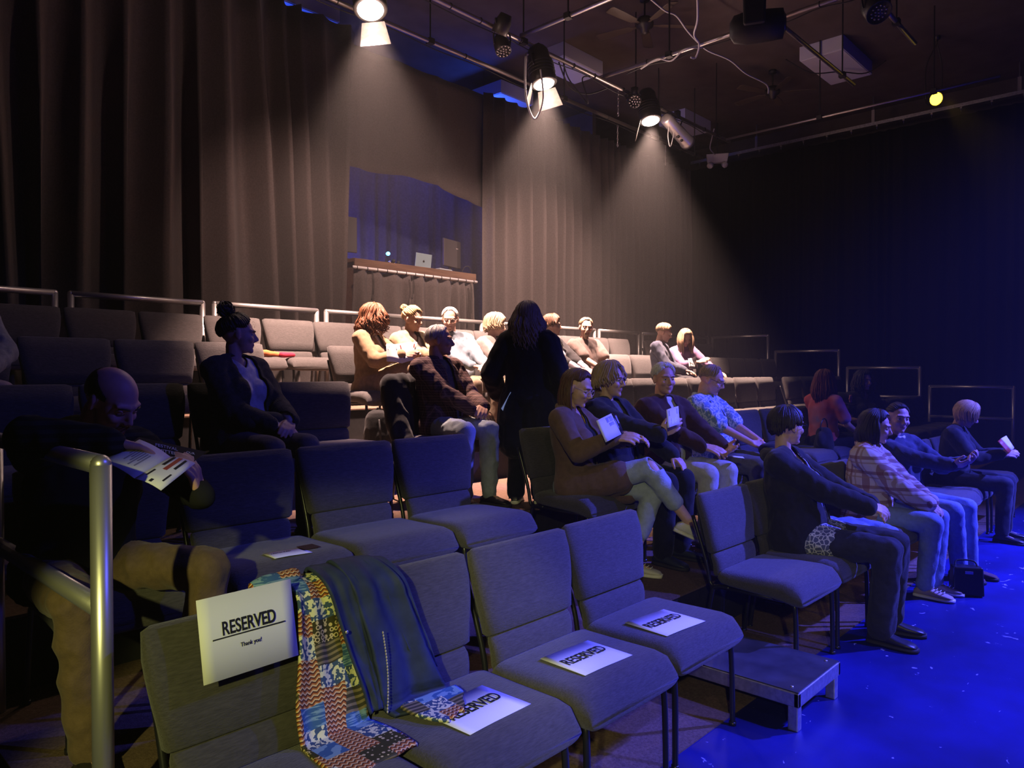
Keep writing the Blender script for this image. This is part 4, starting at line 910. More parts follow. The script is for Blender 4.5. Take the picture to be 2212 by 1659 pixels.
def fresnel(p, q, label, flaps, loop=False, roll=0, lit='lens', k=1.2):
    p = V(p); d = (V(q)-p).normalized(); Q = d.to_track_quat('Z', 'Y').to_matrix() @ Matrix.Rotation(roll, 3, 'Z')
    t = empty('fresnel_lamp', p, 0, label, 'stage lamp', 'lit fresnel lamps'); T = lambda x, y, z: Q @ V((x*k, y*k, z*k))
    b = MB(); seg = 20
    prof = [(-.30, .03), (-.30, .075), (-.26, .10), (-.17, .105), (-.16, .118), (-.02, .118), (.0, .125), (.055, .125), (.06, .112)]
    b.rings([[T(r*math.cos(2*PI*j/seg), r*math.sin(2*PI*j/seg), z) for j in range(seg)] for z, r in prof], caps=True)
    for i in range(4): b.tube([T(.124*math.cos(a), .124*math.sin(a), -.13+.03*i) for a in [2*PI*j/20 for j in range(20)]], .006, 6, closed=True)
    b.build('housing', M['blacklamp'], t)
    b = MB(); b.rings([[T(r*math.cos(2*PI*j/24), r*math.sin(2*PI*j/24), z) for j in range(24)] for r, z in ((.098, .058), (.09, .072), (.06, .083), (.02, .088))]); b.build('lens', M[lit], t)
    b = MB()   # yoke and clamp up to the pipe
    top = V((0, 5.512-p.y, PZ-.03-p.z)); 
    for s in (-1, 1): b.tube(smooth_path([T(s*.13, 0, -.09), T(s*.15, 0, -.09)+top*.35, V((s*.05, 0, 0))+top*.85, top]), .011, 8)
    b.box(top+V((0, 0, .02)), (.07, .08, .11)); b.build('yoke', M['blacklamp'], t)
    for ang, open_, ln in flaps:
        er = Q.transposed() @ V(ang); er.z = 0; er.normalize(); ex = V((-er.y, er.x, 0)); b = MB(); o = R(open_)
        P0 = er*.118+V((0, 0, .06)); dr = er*math.sin(o)+V((0, 0, math.cos(o)))
        vs = [P0-ex*.085, P0+ex*.085, P0+ex*.115+dr*ln, P0-ex*.115+dr*ln]; n = (vs[1]-vs[0]).cross(vs[3]-vs[0]).normalized()*.003
        vs = [T(*v) for v in [v-n for v in vs]+[v+n for v in vs]]
        b.add(vs, [(0, 1, 2, 3), (7, 6, 5, 4), (0, 4, 5, 1), (1, 5, 6, 2), (2, 6, 7, 3), (3, 7, 4, 0)]); b.build('barn_door', M['barn'], t, False)
    if loop:
        b = MB(); b.tube(smooth_path([T(-.11, -.05, -.22), T(-.24, .0, -.20)+V((0, 0, -.1)), T(-.25, 0, -.1)+V((-.02, 0, -.42)), T(-.10, 0, 0)+V((-.05, 0, -.50)), T(-.08, .05, .05)+V((-.02, 0, -.25)), T(-.12, .05, -.02)], 8), .011, 8); b.build('lamp_cable', M['cable_white'], t)
fresnel(FRES[0][0], FRES[0][1], 'lit fresnel lamp nearest the camera, lens facing out above the left curtain', (((.73, .68, -.4), 20, .17),))
fresnel(FRES[1][0], FRES[1][1], 'lit fresnel lamp above the booth with a white cable loop and two flaps', (((-.6, .75, 0), 24, .17), ((.8, .45, 0), 24, .17)), loop=True)
fresnel(FRES[2][0], FRES[2][1], 'lit fresnel lamp farthest away with one pale hanging flap', (((-.6, .75, 0), 22, .17),))
def parcan(p, q, label, lens='led', r=.085, L=.2, top=None):
    p = V(p); d = (V(q)-p).normalized(); Q = d.to_track_quat('Z', 'Y').to_matrix(); T = lambda x, y, z: Q @ V((x, y, z))
    t = empty('par_lamp', p, 0, label, 'stage lamp'); b = MB()
    b.rings([[T(rr*math.cos(2*PI*j/20), rr*math.sin(2*PI*j/20), z) for j in range(20)] for z, rr in ((-L, .03), (-L, r*.7), (-L*.6, r), (0, r), (.004, r*.93), (-.012, r*.9))]); b.build('can', M['blacklamp'], t)
    b = MB()
    if lens == 'led':
        for i, (rr, n) in enumerate(((0, 1), (.034, 6), (.068, 11))):
            for j in range(n): a = 2*PI*j/n; b.ell(T(rr*math.cos(a), rr*math.sin(a), -.006), (.011, .011, .011), seg=8, rg=6)
        b.build('led_cluster', M['pipe'], t)
    else:
        b.ell(T(0, 0, -.01), (r*.86, r*.86, r*.86*.3), Q, 18, 8); b.build('lens', M[lens], t)
    b = MB(); h = (top or max(PZ, p.z+.05))-p.z
    for s in (-1, 1): b.tube(smooth_path([T(s*r*1.08, 0, -.08), T(s*r*1.1, 0, -.08)+V((0, 0, h*.5)), V((0, 0, h*.9)), V((0, 0, h))]), .009, 6)
    b.box((0, 0, h), (.06, .07, .10)); b.build('yoke', M['blacklamp'], t)
parcan((5.699, 5.444, 4.95), (5.088, 3.731, 1.09), 'dark round LED par lamp with dotted lens left of the cabled fresnel')
parcan((5.614, 5.427, 5.1), (5.597, 6.784, 2.78), 'second dark LED par lamp tucked above the dotted one')
parcan((8.141, 5.427, 5.07), (7.208, 4.410, 4.14), 'unlit round lamp face on the ceiling left of the farthest fresnel')
parcan((7.615, 2.307, 5), (6.445, 1.018, 2.78), 'round caged fan built as a par can at the top right of the ceiling', r=.12, L=.26)  # a round cage fan, built with the par can body
parcan((11.78, 2.80, 5.42), (9.2, .6, 4.0), 'glowing yellow par lamp above the right curtain track', 'lens_y', .10, top=6.3)
# silver ellipsoidal
t = empty('ellipsoidal_lamp', (9.33, 5.50, 4.985), 0, 'silver cylindrical ellipsoidal spotlight right of the farthest fresnel', 'stage lamp')
Q = (V((.72, .02, -.22))).normalized().to_track_quat('Z', 'Y').to_matrix(); b = MB()
b.rings([[Q @ V((r*math.cos(2*PI*j/20), r*math.sin(2*PI*j/20), z)) for j in range(20)] for z, r in ((-.36, .05), (-.34, .085), (-.02, .085), (0, .095), (.26, .095), (.27, .105), (.33, .105), (.33, .085), (.28, .08))]); b.build('barrel', M['alu'], t)
b = MB()
for z in (.0, .10): b.ell(Q @ V((-.03, -.095, z)), (.022, .022, .022), seg=10, rg=7)
b.build('knob', M['black'], t)
b = MB()
for s in (-1, 1): b.tube([Q @ V((0, s*.10, 0)), (0, s*.08, .14), (0, 0, .24)], .010, 6)
b.box((0, 0, .24), (.06, .07, .09)); b.build('yoke', M['blacklamp'], t)
b = MB(); b.tube(smooth_path([(-.25, -.02, .05), (-.30, -.03, -.15), (-.24, -.03, -.28), (-.14, -.02, -.1), (-.06, 0, .05)]), .006, 6); b.build('safety_cable', M['cable_white'], t)
# moving head
t = empty('moving_head_lamp', (6.57, 3.07, 4.77), R(25), 'large black moving head lamp hanging below the grid at the top of the photo', 'stage lamp')
b = MB(); b.box((0, 0, .40), (.36, .30, .14)); b.box((0, 0, .49), (.10, .34, .06)); bevel(b.build('base', M['black'], t, False), .02)
b = MB()
for s in (-1, 1): b.box((s*.175, 0, .14), (.055, .19, .42), taper=1.1)
bevel(b.build('yoke', M['black'], t, False), .02)
b = MB(); b.rings([[(r*math.cos(2*PI*j/22), z, r*math.sin(2*PI*j/22)-.02) for j in range(22)] for z, r in ((-.26, .09), (-.25, .13), (-.12, .14), (.06, .145), (.18, .12), (.22, .06))]); b.build('head', M['black'], t)
b = MB(); b.rings([[(r*math.cos(2*PI*j/22), z, r*math.sin(2*PI*j/22)-.02) for j in range(22)] for z, r in ((-.258, .10), (-.275, .07), (-.28, .01))]); b.build('lens', mat('dark_glass', (.02, .02, .03), .1, spec=.8), t)
b = MB(); b.ell((-.06, -.205*.74, .38), (.016, .008, .010)); b.build('status_light', mat('red_status', (1, .2, .1), .4, emit=(1, .35, .25), estr=3), t)
# ceiling fans
def fan(p, label, rz, r=.66):
    t = empty('ceiling_fan', p, rz, label, 'fan', 'dark ceiling fans'); b = MB(); b.cyl((0, 0, .24), .012, .30, seg=10); b.cyl((0, 0, .33), .06, .05, seg=16); b.build('downrod', M['black'], t)
    b = MB(); b.rings([[(q*math.cos(2*PI*j/24), q*math.sin(2*PI*j/24), z) for j in range(24)] for z, q in ((.10, .03), (.09, .085), (.03, .115), (-.02, .105), (-.05, .06), (-.09, .05), (-.11, .02))]); b.build('motor', M['blacklamp'], t)
    for k in range(5):
        a = 2*PI*k/5; Qz = Matrix.Rotation(a, 3, 'Z'); b = MB()
        b.pad([(Qz @ V((x, 0, 0)), Qz @ V((0, 1, .18)).normalized(), Qz @ V((0, -.18, 1)).normalized(), w, .004) for x, w in ((.10, .02), (.17, .022), (.20, .055), (.40, .066), (r-.03, .07), (r, .05))], seg=16, e=6); b.build('blade', mat('fan_blade', (.06, .045, .035), .5), t)
fan((8.05, 5.22, 5.95), 'dark five blade ceiling fan left of centre under the ceiling', .5)
fan((11.35, 5.0, 5.95), 'dark five blade ceiling fan farther away beyond the white cable', .2)
# ceiling light panels
def troffer(x, y, label, rz=0, w=1.24, d=.62, z=6.1):
    t = empty('ceiling_panel', (x, y, z), rz, label, 'ceiling panel', 'white box panels under the ceiling')
    b = MB(); b.box((0, 0, .10), (w, d, .20)); bevel(b.build('box_frame', mat('panel_side', (.55, .55, .62), .6), t, False), .006)
    if z < 6.1:
        b = MB()
        for sx in (-1, 1): b.tube([(sx*w*.4, 0, .19), (sx*w*.4, 0, 6.3-z)], .008, 6)
        b.build('hanger', M['black'], t)
    b = MB(); b.box((0, 0, -.003), (w-.03, d-.03, .008)); b.build('diffuser', M['white'], t, False)
troffer(11.43, 4.05, 'large unlit white ceiling panel at the upper right')
troffer(8.78, 7.02, 'unlit white ceiling panel behind the cabled fresnel lamp', w=.95, d=.55)
troffer(12.35, 7.12, 'unlit white ceiling panel behind the silver spotlight', w=.95, d=.55)
troffer(8.62, 8.38, 'blue lit ceiling panel seen over the curtain top above the booth', w=.75, d=.9, z=5.86)
troffer(4.75, 8.42, 'blue lit ceiling panel at the top left photo edge', d=.9, z=5.95)
point('booth_uplight', (8.3, 8.4, 5.5), (.03, .10, 1), 40, .1)
point('booth_uplight', (4.8, 8.5, 5.55), (.03, .10, 1), 20, .1)
# emergency light
t = empty('emergency_light', (13.0, 6.80, 5.62), R(-60), 'white twin head emergency light box near the back right corner', 'emergency light')
b = MB(); b.box((0, 0, 0), (.36, .12, .16), taper=1.15); bevel(b.build('case', M['white'], t, False), .01)
b = MB(); b.tube([(0, .02, .06), (0, .02, .68)], .010, 6); b.build('stem', M['black'], t)
for s in (-1, 1):
    b = MB(); b.cyl((s*.13, -.05, -.13), .055, .07, (s*.4, -.7, -.6)); b.cyl((s*.11, -.01, -.08), .018, .06); b.build('lamp_head', M['white'], t)
def cable(pts, r, m, label): tagp((lambda b: (b.tube(smooth_path(pts), r, 7), b.build('cable', M[m]))[1])(MB()), label, 'cable')
cable([(7.37, 4.74, 5.9), (7.73, 4.73, 5.86), (8.0, 4.74, 5.9), (8.35, 4.78, 5.84), (8.67, 4.80, 5.80), (8.92, 4.80, 5.78), (9.37, 4.73, 5.78), (9.89, 4.75, 5.76), (10.52, 4.73, 5.78), (10.93, 4.88, 5.80), (11.1, 4.95, 5.95)], .011, 'cable_white', 'long pale cable sagging from fan to fan across the ceiling')
cable([(6.445, 3.587, 5.16), (6.784, 3.774, 5.12), (7.098, 3.986, 5.14), (7.386, 4.087, 5.16), (7.573, 4.232, 5.12), (7.479, 4.240, 5.09)], .011, 'cable_white', 'pale cable hanging in from the top photo edge and hooking on the cross pipe')
cable([(7.547, 4.944, 5.18), (7.462, 4.664, 5.19), (7.530, 4.520, 5.15), (7.428, 4.291, 5.18), (7.581, 4.155, 5.21)], .010, 'cable_white', 'white lead wound along the cross pipe with a plug')
cable([(12.3, 6.5, 5.95), (12.5, 6.65, 5.86), (12.62, 6.75, 5.72), (12.9, 6.8, 5.68)], .010, 'cable_white', 'white lead to the emergency light')
cable([(6.699, 5.512, 5.16), (7.038, 5.614, 4.99), (7.378, 5.597, 5), (7.717, 5.512, 5.16)], .009, 'black', 'black lead swagged in front of the small white ceiling panel')
cable([(6.784, 5.512, 5.17), (6.996, 5.597, 5.07), (7.208, 5.554, 4.9), (7.250, 5.512, 4.83), (7.208, 5.495, 4.9), (7.166, 5.529, 5.11), (7.293, 5.512, 5.17)], .008, 'black', 'black safety lead hanging in a loop right of the cabled fresnel')
cable([(10.9, 4.6, 6.22), (11.1, 4.3, 6.0), (11.4, 4.0, 6.02), (11.8, 3.75, 6.05), (11.9, 3.5, 6.2)], .009, 'black', 'dark lead crossing under the large white ceiling panel')
for k, (x, y) in enumerate(((7.89, 5.51), (8.95, 6.26), (10.26, 6.26))):
    b = MB()
    for i in range(7): b.tube([(x+.012*math.cos(a)*(1 if i % 2 else .3), y+.012*math.cos(a)*(.3 if i % 2 else 1), PZ-.07-.045*i+.026*math.sin(a)) for a in [2*PI*j/10 for j in range(10)]], .004, 5, closed=True)
    tagp(b.build('safety_chain', M['pipe']), ('short chain hanging under the lamp pipe at the middle of the ceiling', 'short chain hanging from the back pipe left of the farthest fresnel', 'short chain hanging from the back pipe near the corner')[k], 'chain')
# ------------------------------------------------------------------ paper on the seats
def sheet(name, label, c, rz, tilt, lines, size=(.279, .216), cat='sign', up=None, group=None):
    t = empty(name, c, rz, label, cat, group); t.rotation_euler = (tilt, 0, rz)
    b = MB(); n = 8
    vs = []; 
    for i in range(n+1):
        for j in range(3): vs.append((size[0]*(i/n-.5), size[1]*(j/2-.5), .0012+.0018*math.sin(i/n*PI*1.3+.6)))
    b.add(vs, [(i*3+j, (i+1)*3+j, (i+1)*3+j+1, i*3+j+1) for i in range(n) for j in range(2)])
    o = b.build('sheet', M['paper'], t); so = o.modifiers.new('t', 'SOLIDIFY'); so.thickness = .0006
    for txt, sz, x, y, bold, ul in lines:
        text_mesh(txt, sz, 'lettering', M['ink'], t, (x, y, .0042), scale=(.70 if bold else .85, 1, 1), bold=bold)
        if ul: b = MB(); b.box((x, y-sz*.43, .0044), (ul, .0032, .0006)); b.build('underline', M['ink'], t, False)
    return t
RES = [('RESERVED', .050, 0, .018, .0009, .212), ('Thank you!', .016, .0, -.034, 0, 0)]
RES2 = [('RESERVED', .072, 0, .010, .0012, 0)]
sheet('reserved_sign', 'white RESERVED sign hung on the backrest of the nearest front row chair', (.985, 1.905, .856), R(1), R(79), RES)
sheet('reserved_sign', 'white RESERVED sheet lying on the seat beside the navy jacket', (1.622, 1.668, .4985), R(2), 0, RES2, group='RESERVED sheets on the front row seats')
sheet('reserved_sign', 'white RESERVED sheet lying on the third front row seat', (2.197, 1.671, .4985), R(-2), 0, RES2, group='RESERVED sheets on the front row seats')
sheet('reserved_sign', 'white RESERVED sheet lying on the last front row seat by the step platform', (2.734, 1.662, .4985), R(-4), 0, RES2, group='RESERVED sheets on the front row seats')
t = sheet('programme', 'white programme with a dark end lying on the second row seat beside the bald man', (1.62, 2.80, .8015), R(-2), 0, [('a short list of plays', .014, -.02, .02, 0, 0)], (.17, .11), cat='programme')
b = MB(); b.box((.115, .03, .003), (.075, .075, .002)); b.build('dark_cover', mat('programme_cover', (.05, .02, .018), .4), t, False)

# ------------------------------------------------------------------ programmes held by people
RED = mat('programme_red', (.35, .05, .03), .5); COVER = mat('programme_black', (.015, .012, .014), .35, spec=.5)
def booklet(label, s1, s2, pages, name='programme', cat='programme'):
    """s1,s2 spine ends; pages = (outer end of s1, outer end of s2, material, marks)"""
    s1, s2 = V(s1), V(s2); t = empty(name, s1, 0, label, cat)
    for o1, o2, m, marks in pages:
        a, b_, c, d = V((0, 0, 0)), s2-s1, V(o2)-s1, V(o1)-s1
        n = (b_-a).cross(d-a).normalized(); n = n if n.dot(-s1+V((0, 0, 1.56))) > 0 else -n
        mb = MB(); N = 6; pt = lambda u, v: (a+(b_-a)*v)*(1-u)+(d+(c-d)*v)*u+n*(.006*math.sin(PI*u)+.002)
        mb.add([pt(i/N, j/3) for i in range(N+1) for j in range(4)], [(i*4+j, (i+1)*4+j, (i+1)*4+j+1, i*4+j+1) for i in range(N) for j in range(3)])
        o = mb.build('page', m, t); so = o.modifiers.new('t', 'SOLIDIFY'); so.thickness = .0012; so.offset = 0
        for (u0, u1, v0, v1, mm) in marks:
            mb = MB(); mb.add([pt(u0, v0)+n*.0016, pt(u1, v0)+n*.0016, pt(u1, v1)+n*.0016, pt(u0, v1)+n*.0016, pt(u0, v0)+n*.0010, pt(u1, v0)+n*.0010, pt(u1, v1)+n*.0010, pt(u0, v1)+n*.0010], [(0, 1, 2, 3), (7, 6, 5, 4), (0, 4, 5, 1), (1, 5, 6, 2), (2, 6, 7, 3), (3, 7, 4, 0)]); mb.build('print', mm, t, False)
    return t
GR = mat('print_grey', (.35, .35, .36), .7)
lines = [(.30+.07*i, .335+.07*i, .30, .30+(.45, .3, .5, .38, .28, .42, .2)[i], GR) for i in range(7)]
t = booklet('open programme with white and printed pages in the bald man\'s hands', (.969, 2.38, 1.292), (.832, 2.30, 1.246),
   [((.906, 2.46, 1.346), (.776, 2.40, 1.294), M['paper'], lines),
    ((1.037, 2.355, 1.268), (.888, 2.25, 1.209), M['paper'], [(.12, .24, .02, .36, M['ink']), (.34, .5, .02, .5, RED), (.12, .80, .56, .80, M['ink']), (.62, .72, .05, .4, M['ink']), (.42, .52, .86, .95, M['ink'])])])
# the black cover sticking out behind, with its title
a = V((.916, 2.49, 1.352)); bb = V((1.125, 2.47, 1.290)); e = V((1.06, 2.43, 1.262))-bb
b = MB(); b.add([a-t.location, bb-t.location, bb+e-t.location, a+e-t.location], [(0, 1, 2, 3)]); o = b.build('cover', COVER, t, False); so = o.modifiers.new('t', 'SOLIDIFY'); so.thickness = .0015
ux = (bb-a).normalized(); nz = ux.cross(e).normalized(); nz = nz if nz.y < 0 else -nz; uy = nz.cross(ux)
MX = Matrix((ux, uy, nz)).transposed().to_euler()
for txt, u, v, sz in (('FESTIVAL', .46, .30, .018), ('COMMITTEE', .45, .62, .018), ('OUR', .83, .35, .013), ('SPONSORS', .82, .62, .011)):
    text_mesh(txt, sz, 'title', M['paper'], t, a+(bb-a)*u+e*v+nz*.002-t.location, MX)
booklet('open programme read by the curly haired woman and her blonde neighbour', (3.955, 5.055, 1.80), (3.965, 4.98, 1.636), [((3.85, 5.05, 1.80), (3.83, 5.02, 1.650), M['paper'], [(.1, .9, .04, .34, COVER), (.2, .8, .12, .18, M['paper'])]), ((4.17, 5.03, 1.825), (4.07, 4.96, 1.665), M['paper'], [(.15, .9, .08, .3, RED), (.2, .7, .6, .8, COVER)])])
booklet('booklet with a dark picture held by the woman in the mauve top', (8.86, 5.0, 1.745), (8.87, 4.93, 1.60), [((8.74, 4.98, 1.74), (8.72, 4.95, 1.60), M['paper'], [(.2, .8, .3, .7, COVER)]), ((9.02, 5.02, 1.78), (9.0, 4.98, 1.62), COVER, [])])
booklet('pale programme with dark photos read by the woman in the brown coat', (3.655, 2.60, 1.313), (3.675, 2.54, 1.190), [((3.505, 2.60, 1.275), (3.53, 2.55, 1.150), M['paper'], [(.08, .5, .08, .3, COVER), (.12, .42, .34, .48, COVER)]), ((3.74, 2.62, 1.30), (3.76, 2.58, 1.19), COVER, [(.3, .6, .1, .5, GR)])])
booklet('folded programme held up by the woman in the black hooded jacket', (4.05, 2.46, 1.325), (4.0, 2.42, 1.215), [((4.16, 2.44, 1.345), (4.11, 2.40, 1.235), M['paper'], [(.15, .85, .1, .4, GR), (.3, .7, .55, .85, COVER)])])
booklet('small white slip of paper in the older man\'s hands', (4.92, 2.44, .955), (4.99, 2.39, .945), [((4.98, 2.50, .955), (5.05, 2.45, .945), M['paper'], [])], 'paper_slip', 'paper')
booklet('white papers in the hands of the woman with the blonde bob', (8.04, 1.36, .95), (8.06, 1.28, .845), [((8.18, 1.34, .97), (8.20, 1.28, .86), M['paper'], []), ((7.96, 1.37, .93), (7.98, 1.29, .82), RED, [])], 'papers', 'papers')

# ------------------------------------------------------------------ patchwork jacket over the two nearest front row chairs
def patch(nt, co):
    x, y, z = sep(nt, co); L = nt.links
    wob = nt.nodes.new('ShaderNodeTexNoise'); wob.inputs['Scale'].default_value = 6; L.new(co, wob.inputs['Vector'])
    xx = nmath(nt, 'ADD', x, nmath(nt, 'MULTIPLY', wob.outputs[0], .05)); zz = nmath(nt, 'ADD', nmath(nt, 'ADD', z, y), nmath(nt, 'MULTIPLY', wob.outputs[0], .03))
    cx = nmath(nt, 'FLOOR', nmath(nt, 'MULTIPLY', xx, 13)); cz = nmath(nt, 'FLOOR', nmath(nt, 'ADD', nmath(nt, 'MULTIPLY', zz, 13), nmath(nt, 'MULTIPLY', cx, .43)))
    wn_ = nt.nodes.new('ShaderNodeTexWhiteNoise'); wn_.noise_dimensions = '2D'; cb = nt.nodes.new('ShaderNodeCombineXYZ'); L.new(cx, cb.inputs[0]); L.new(cz, cb.inputs[1]); L.new(cb.outputs[0], wn_.inputs['Vector']); rv = wn_.outputs['Value']
    n1 = nt.nodes.new('ShaderNodeTexNoise'); n1.inputs['Scale'].default_value = 75; n1.inputs['Detail'].default_value = 1; L.new(co, n1.inputs['Vector'])
    blobs = nmix(nt, nmath(nt, 'GREATER_THAN', n1.outputs[0], .5), (.05, .09, .16), (.72, .70, .42))
    tri = nmath(nt, 'ABSOLUTE', nmath(nt, 'SUBTRACT', nmath(nt, 'FRACT', nmath(nt, 'MULTIPLY', xx, 55)), .5))
    zg = nmath(nt, 'FRACT', nmath(nt, 'ADD', nmath(nt, 'MULTIPLY', zz, 60), tri))
    zig = nmix(nt, nmath(nt, 'LESS_THAN', zg, .33), nmix(nt, nmath(nt, 'LESS_THAN', zg, .66), (.10, .035, .02), (.42, .13, .03)), (.70, .50, .25))
    n2 = nt.nodes.new('ShaderNodeTexNoise'); n2.inputs['Scale'].default_value = 30; mp = nt.nodes.new('ShaderNodeMapping'); mp.inputs['Scale'].default_value = (.6, 1, 7); L.new(co, mp.inputs[0]); L.new(mp.outputs[0], n2.inputs['Vector'])
    blue = nmix(nt, nmath(nt, 'GREATER_THAN', n2.outputs[0], .52), (.05, .13, .26), (.20, .34, .42))
    vo = nt.nodes.new('ShaderNodeTexVoronoi'); vo.inputs['Scale'].default_value = 62; vo.inputs['Randomness'].default_value = .35; L.new(co, vo.inputs['Vector'])
    ring = nmix(nt, nmath(nt, 'MULTIPLY', nmath(nt, 'GREATER_THAN', vo.outputs[0], .28), nmath(nt, 'LESS_THAN', vo.outputs[0], .46)), (.05, .045, .015), (.60, .48, .24))
    strp = nmix(nt, stripes(nt, zz, 52, .45), (.06, .055, .03), (.24, .19, .10))
    c = nmix(nt, nmath(nt, 'GREATER_THAN', rv, .30), blobs, zig); c = nmix(nt, nmath(nt, 'GREATER_THAN', rv, .50), c, blue)
    c = nmix(nt, nmath(nt, 'GREATER_THAN', rv, .68), c, ring); return nmix(nt, nmath(nt, 'GREATER_THAN', rv, .84), c, strp)
PATCH = pattern('patchwork_lining', patch); NAVY = mat('navy_quilted_cotton', (.030, .042, .085), .7, noise_amt=.2, nscale=18, bump=.4, bscale=25, spec=.25)
CREAM = mat('cream_piping', (.5, .45, .32), .7)
jk = empty('jacket', (1.30, 1.93, .49), 0, 'reversible patchwork and navy quilted jacket draped between the two nearest chairs', 'jacket')
def cloth(name, rows, m, fold=.008, nf=3, seed=0, n=22, thick=.007, ydrop=0, quilt=0):
    """rows = (left, right) points from top to bottom, world coordinates"""
    b = MB(); vs = []; L0 = jk.location; k = 5
    pl = smooth_path([r[0] for r in rows], k); pr = smooth_path([r[1] for r in rows], k); N = len(pl)
    for j in range(N):
        v = j/(N-1)
        for i in range(n+1):
            u = i/n; p = pl[j]*(1-u)+pr[j]*u
            p = p+V((0, -1, .1))*(fold*(.3+.7*v)*math.sin(u*PI*2*nf+seed+v*1.5)+.010*noise.noise((u*4+seed, v*6, seed*3.1))-.012*abs(2*u-1)**4*-1)
            if quilt and (j % quilt == 0): p = p+V((0, .004, 0))
            vs.append(p-L0)
    b.add(vs, [(j*(n+1)+i, j*(n+1)+i+1, (j+1)*(n+1)+i+1, (j+1)*(n+1)+i) for j in range(N-1) for i in range(n)])
    o = b.build(name, m, jk); so = o.modifiers.new('t', 'SOLIDIFY'); so.thickness = thick; return o
back = lambda z: 2.005-.19*(.90-z) if z > .5 else 1.93
Y = lambda z, o=0: 1.972-.20*max(0, .93-z)-o-.022
def rows(tab, o=0):
    out = []
    for z, a, c in tab: out.append(((a, Y(z, o), z), (c, Y(z, o), z-(c-a)*.02)))
    return out
cloth('lining', [((1.16, 2.10, .80), (1.30, 2.10, .80)), ((1.155, 2.07, .915), (1.285, 2.07, .915)), ((1.15, 2.015, .935), (1.275, 2.015, .930))]+rows([(.90, 1.155, 1.285), (.80, 1.145, 1.30), (.70, 1.13, 1.32), (.60, 1.115, 1.34), (.51, 1.115, 1.35)])+[((1.11, 1.845, .497), (1.355, 1.845, .497)), ((1.10, 1.75, .500), (1.36, 1.76, .500)), ((1.09, 1.62, .501), (1.35, 1.64, .501))], PATCH, .006, 2.5, 1, thick=.010)
cloth('shell_front', [((1.25, 2.10, .80), (1.36, 2.10, .80)), ((1.245, 2.075, .93), (1.345, 2.075, .93)), ((1.24, 2.01, .955), (1.34, 2.01, .95))]+rows([(.91, 1.25, 1.352), (.80, 1.278, 1.375), (.68, 1.305, 1.398), (.58, 1.335, 1.405), (.52, 1.35, 1.41)], .018), NAVY, .007, 1.2, 2, thick=.010)
cloth('sleeve', [((1.33, 2.10, .80), (1.48, 2.10, .80)), ((1.325, 2.075, .935), (1.47, 2.075, .93)), ((1.32, 2.01, .96), (1.465, 2.01, .95))]+rows([(.90, 1.33, 1.495), (.80, 1.352, 1.53), (.70, 1.372, 1.56), (.62, 1.385, 1.59), (.55, 1.39, 1.62)], .030)+[((1.40, 1.85, .515), (1.65, 1.85, .510)), ((1.41, 1.80, .506), (1.66, 1.805, .504))], NAVY, .012, 1.6, 4, thick=.012, quilt=9)
cloth('sleeve_back', [((1.44, 2.10, .80), (1.53, 2.10, .80)), ((1.435, 2.075, .925), (1.525, 2.075, .92)), ((1.43, 2.005, .945), (1.52, 2.005, .935))]+rows([(.88, 1.45, 1.54), (.78, 1.48, 1.565), (.68, 1.51, 1.60), (.58, 1.55, 1.625)], .012), NAVY, .006, 1.3, 6, thick=.010)
cloth('cuff', [((1.43, 1.82, .515), (1.66, 1.82, .512)), ((1.44, 1.77, .507), (1.65, 1.775, .506)), ((1.46, 1.71, .504), (1.61, 1.73, .503)), ((1.49, 1.66, .503), (1.57, 1.68, .502))], PATCH, .004, 2, 7, thick=.010)
b = MB(); b.tube(smooth_path([V((1.045, 2.02, .926)), V((1.09, 2.01, .938)), V((1.15, 2.01, .942)), V((1.20, 2.015, .945))]), [.012, .02, .022, .024, .024, .026, .026, .026, .026, .024, .024, .024, .024, .024, .024, .024, .022, .02, .014], 10)
b.v = [tuple(V(p)-jk.location) for p in b.v]; b.build('collar', PATCH, jk)
b = MB()
for i in range(26):
    u = i/25; b.ell(V((1.385+.01*math.sin(u*3), Y(.62-.1*u, .052), .76-.24*u))-jk.location, (.003, .003, .0045), seg=6, rg=5)
b.build('piping', CREAM, jk)
b = MB(); b.ell(V((1.287, Y(.78, .035), .775))-jk.location, (.006, .004, .006), seg=10, rg=8); b.build('snap_button', M['alu'], jk)

# ------------------------------------------------------------------ coats, bags and small things left on chairs
def lump(name, parts, m, label, cat, vox=.012, wr=.012, loc=(0, 0, 0), rz=0, f=9, extra=None):
    t = empty(name, loc, rz, label, cat); b = MB()
    for q in parts:
        if len(q) == 2: b.ell(q[0], q[1], None, 16, 10)
        else: b.cap(*q, 14)
    remesh(b, 'cloth', m, t, vox, 3, wrinkle(wr, f, len(label)))
    return t
lump('coat', [((-.09, .20, .86), (.10, .21, .87), .085, .075), ((-.11, .20, .84), (-.13, .05, .50), .075, .085), ((.06, .22, .84), (.05, .12, .52), .07, .08), ((-.03, .18, .70), (.13, .09, .24)), ((-.12, .05, .50), (-.14, -.12, .36), .06, .05)], C_['black'], 'bulky black coat spread over the chair beside the plaid shirted man', 'coat', loc=(3.50, 4.20, Z3))
t = lump('backpack', [((0, 0, .10), (0, 0, .25), .115, .10), ((0, -.07, .11), (.09, .05, .09))], C_['black'], 'black backpack with bottle pocket standing on the riser behind the black coat', 'bag', loc=(3.66, 4.92, Z4), wr=.006, vox=.010)
b = MB()
for s in (-1, 1): b.tube(smooth_path([(s*.05, -.09, .27), (s*.07, -.13, .18), (s*.06, -.12, .05)]), .009, 6)
b.tube(smooth_path([(-.03, 0, .31), (0, 0, .36), (.03, 0, .31)]), .008, 6); b.build('strap', M['black'], t)
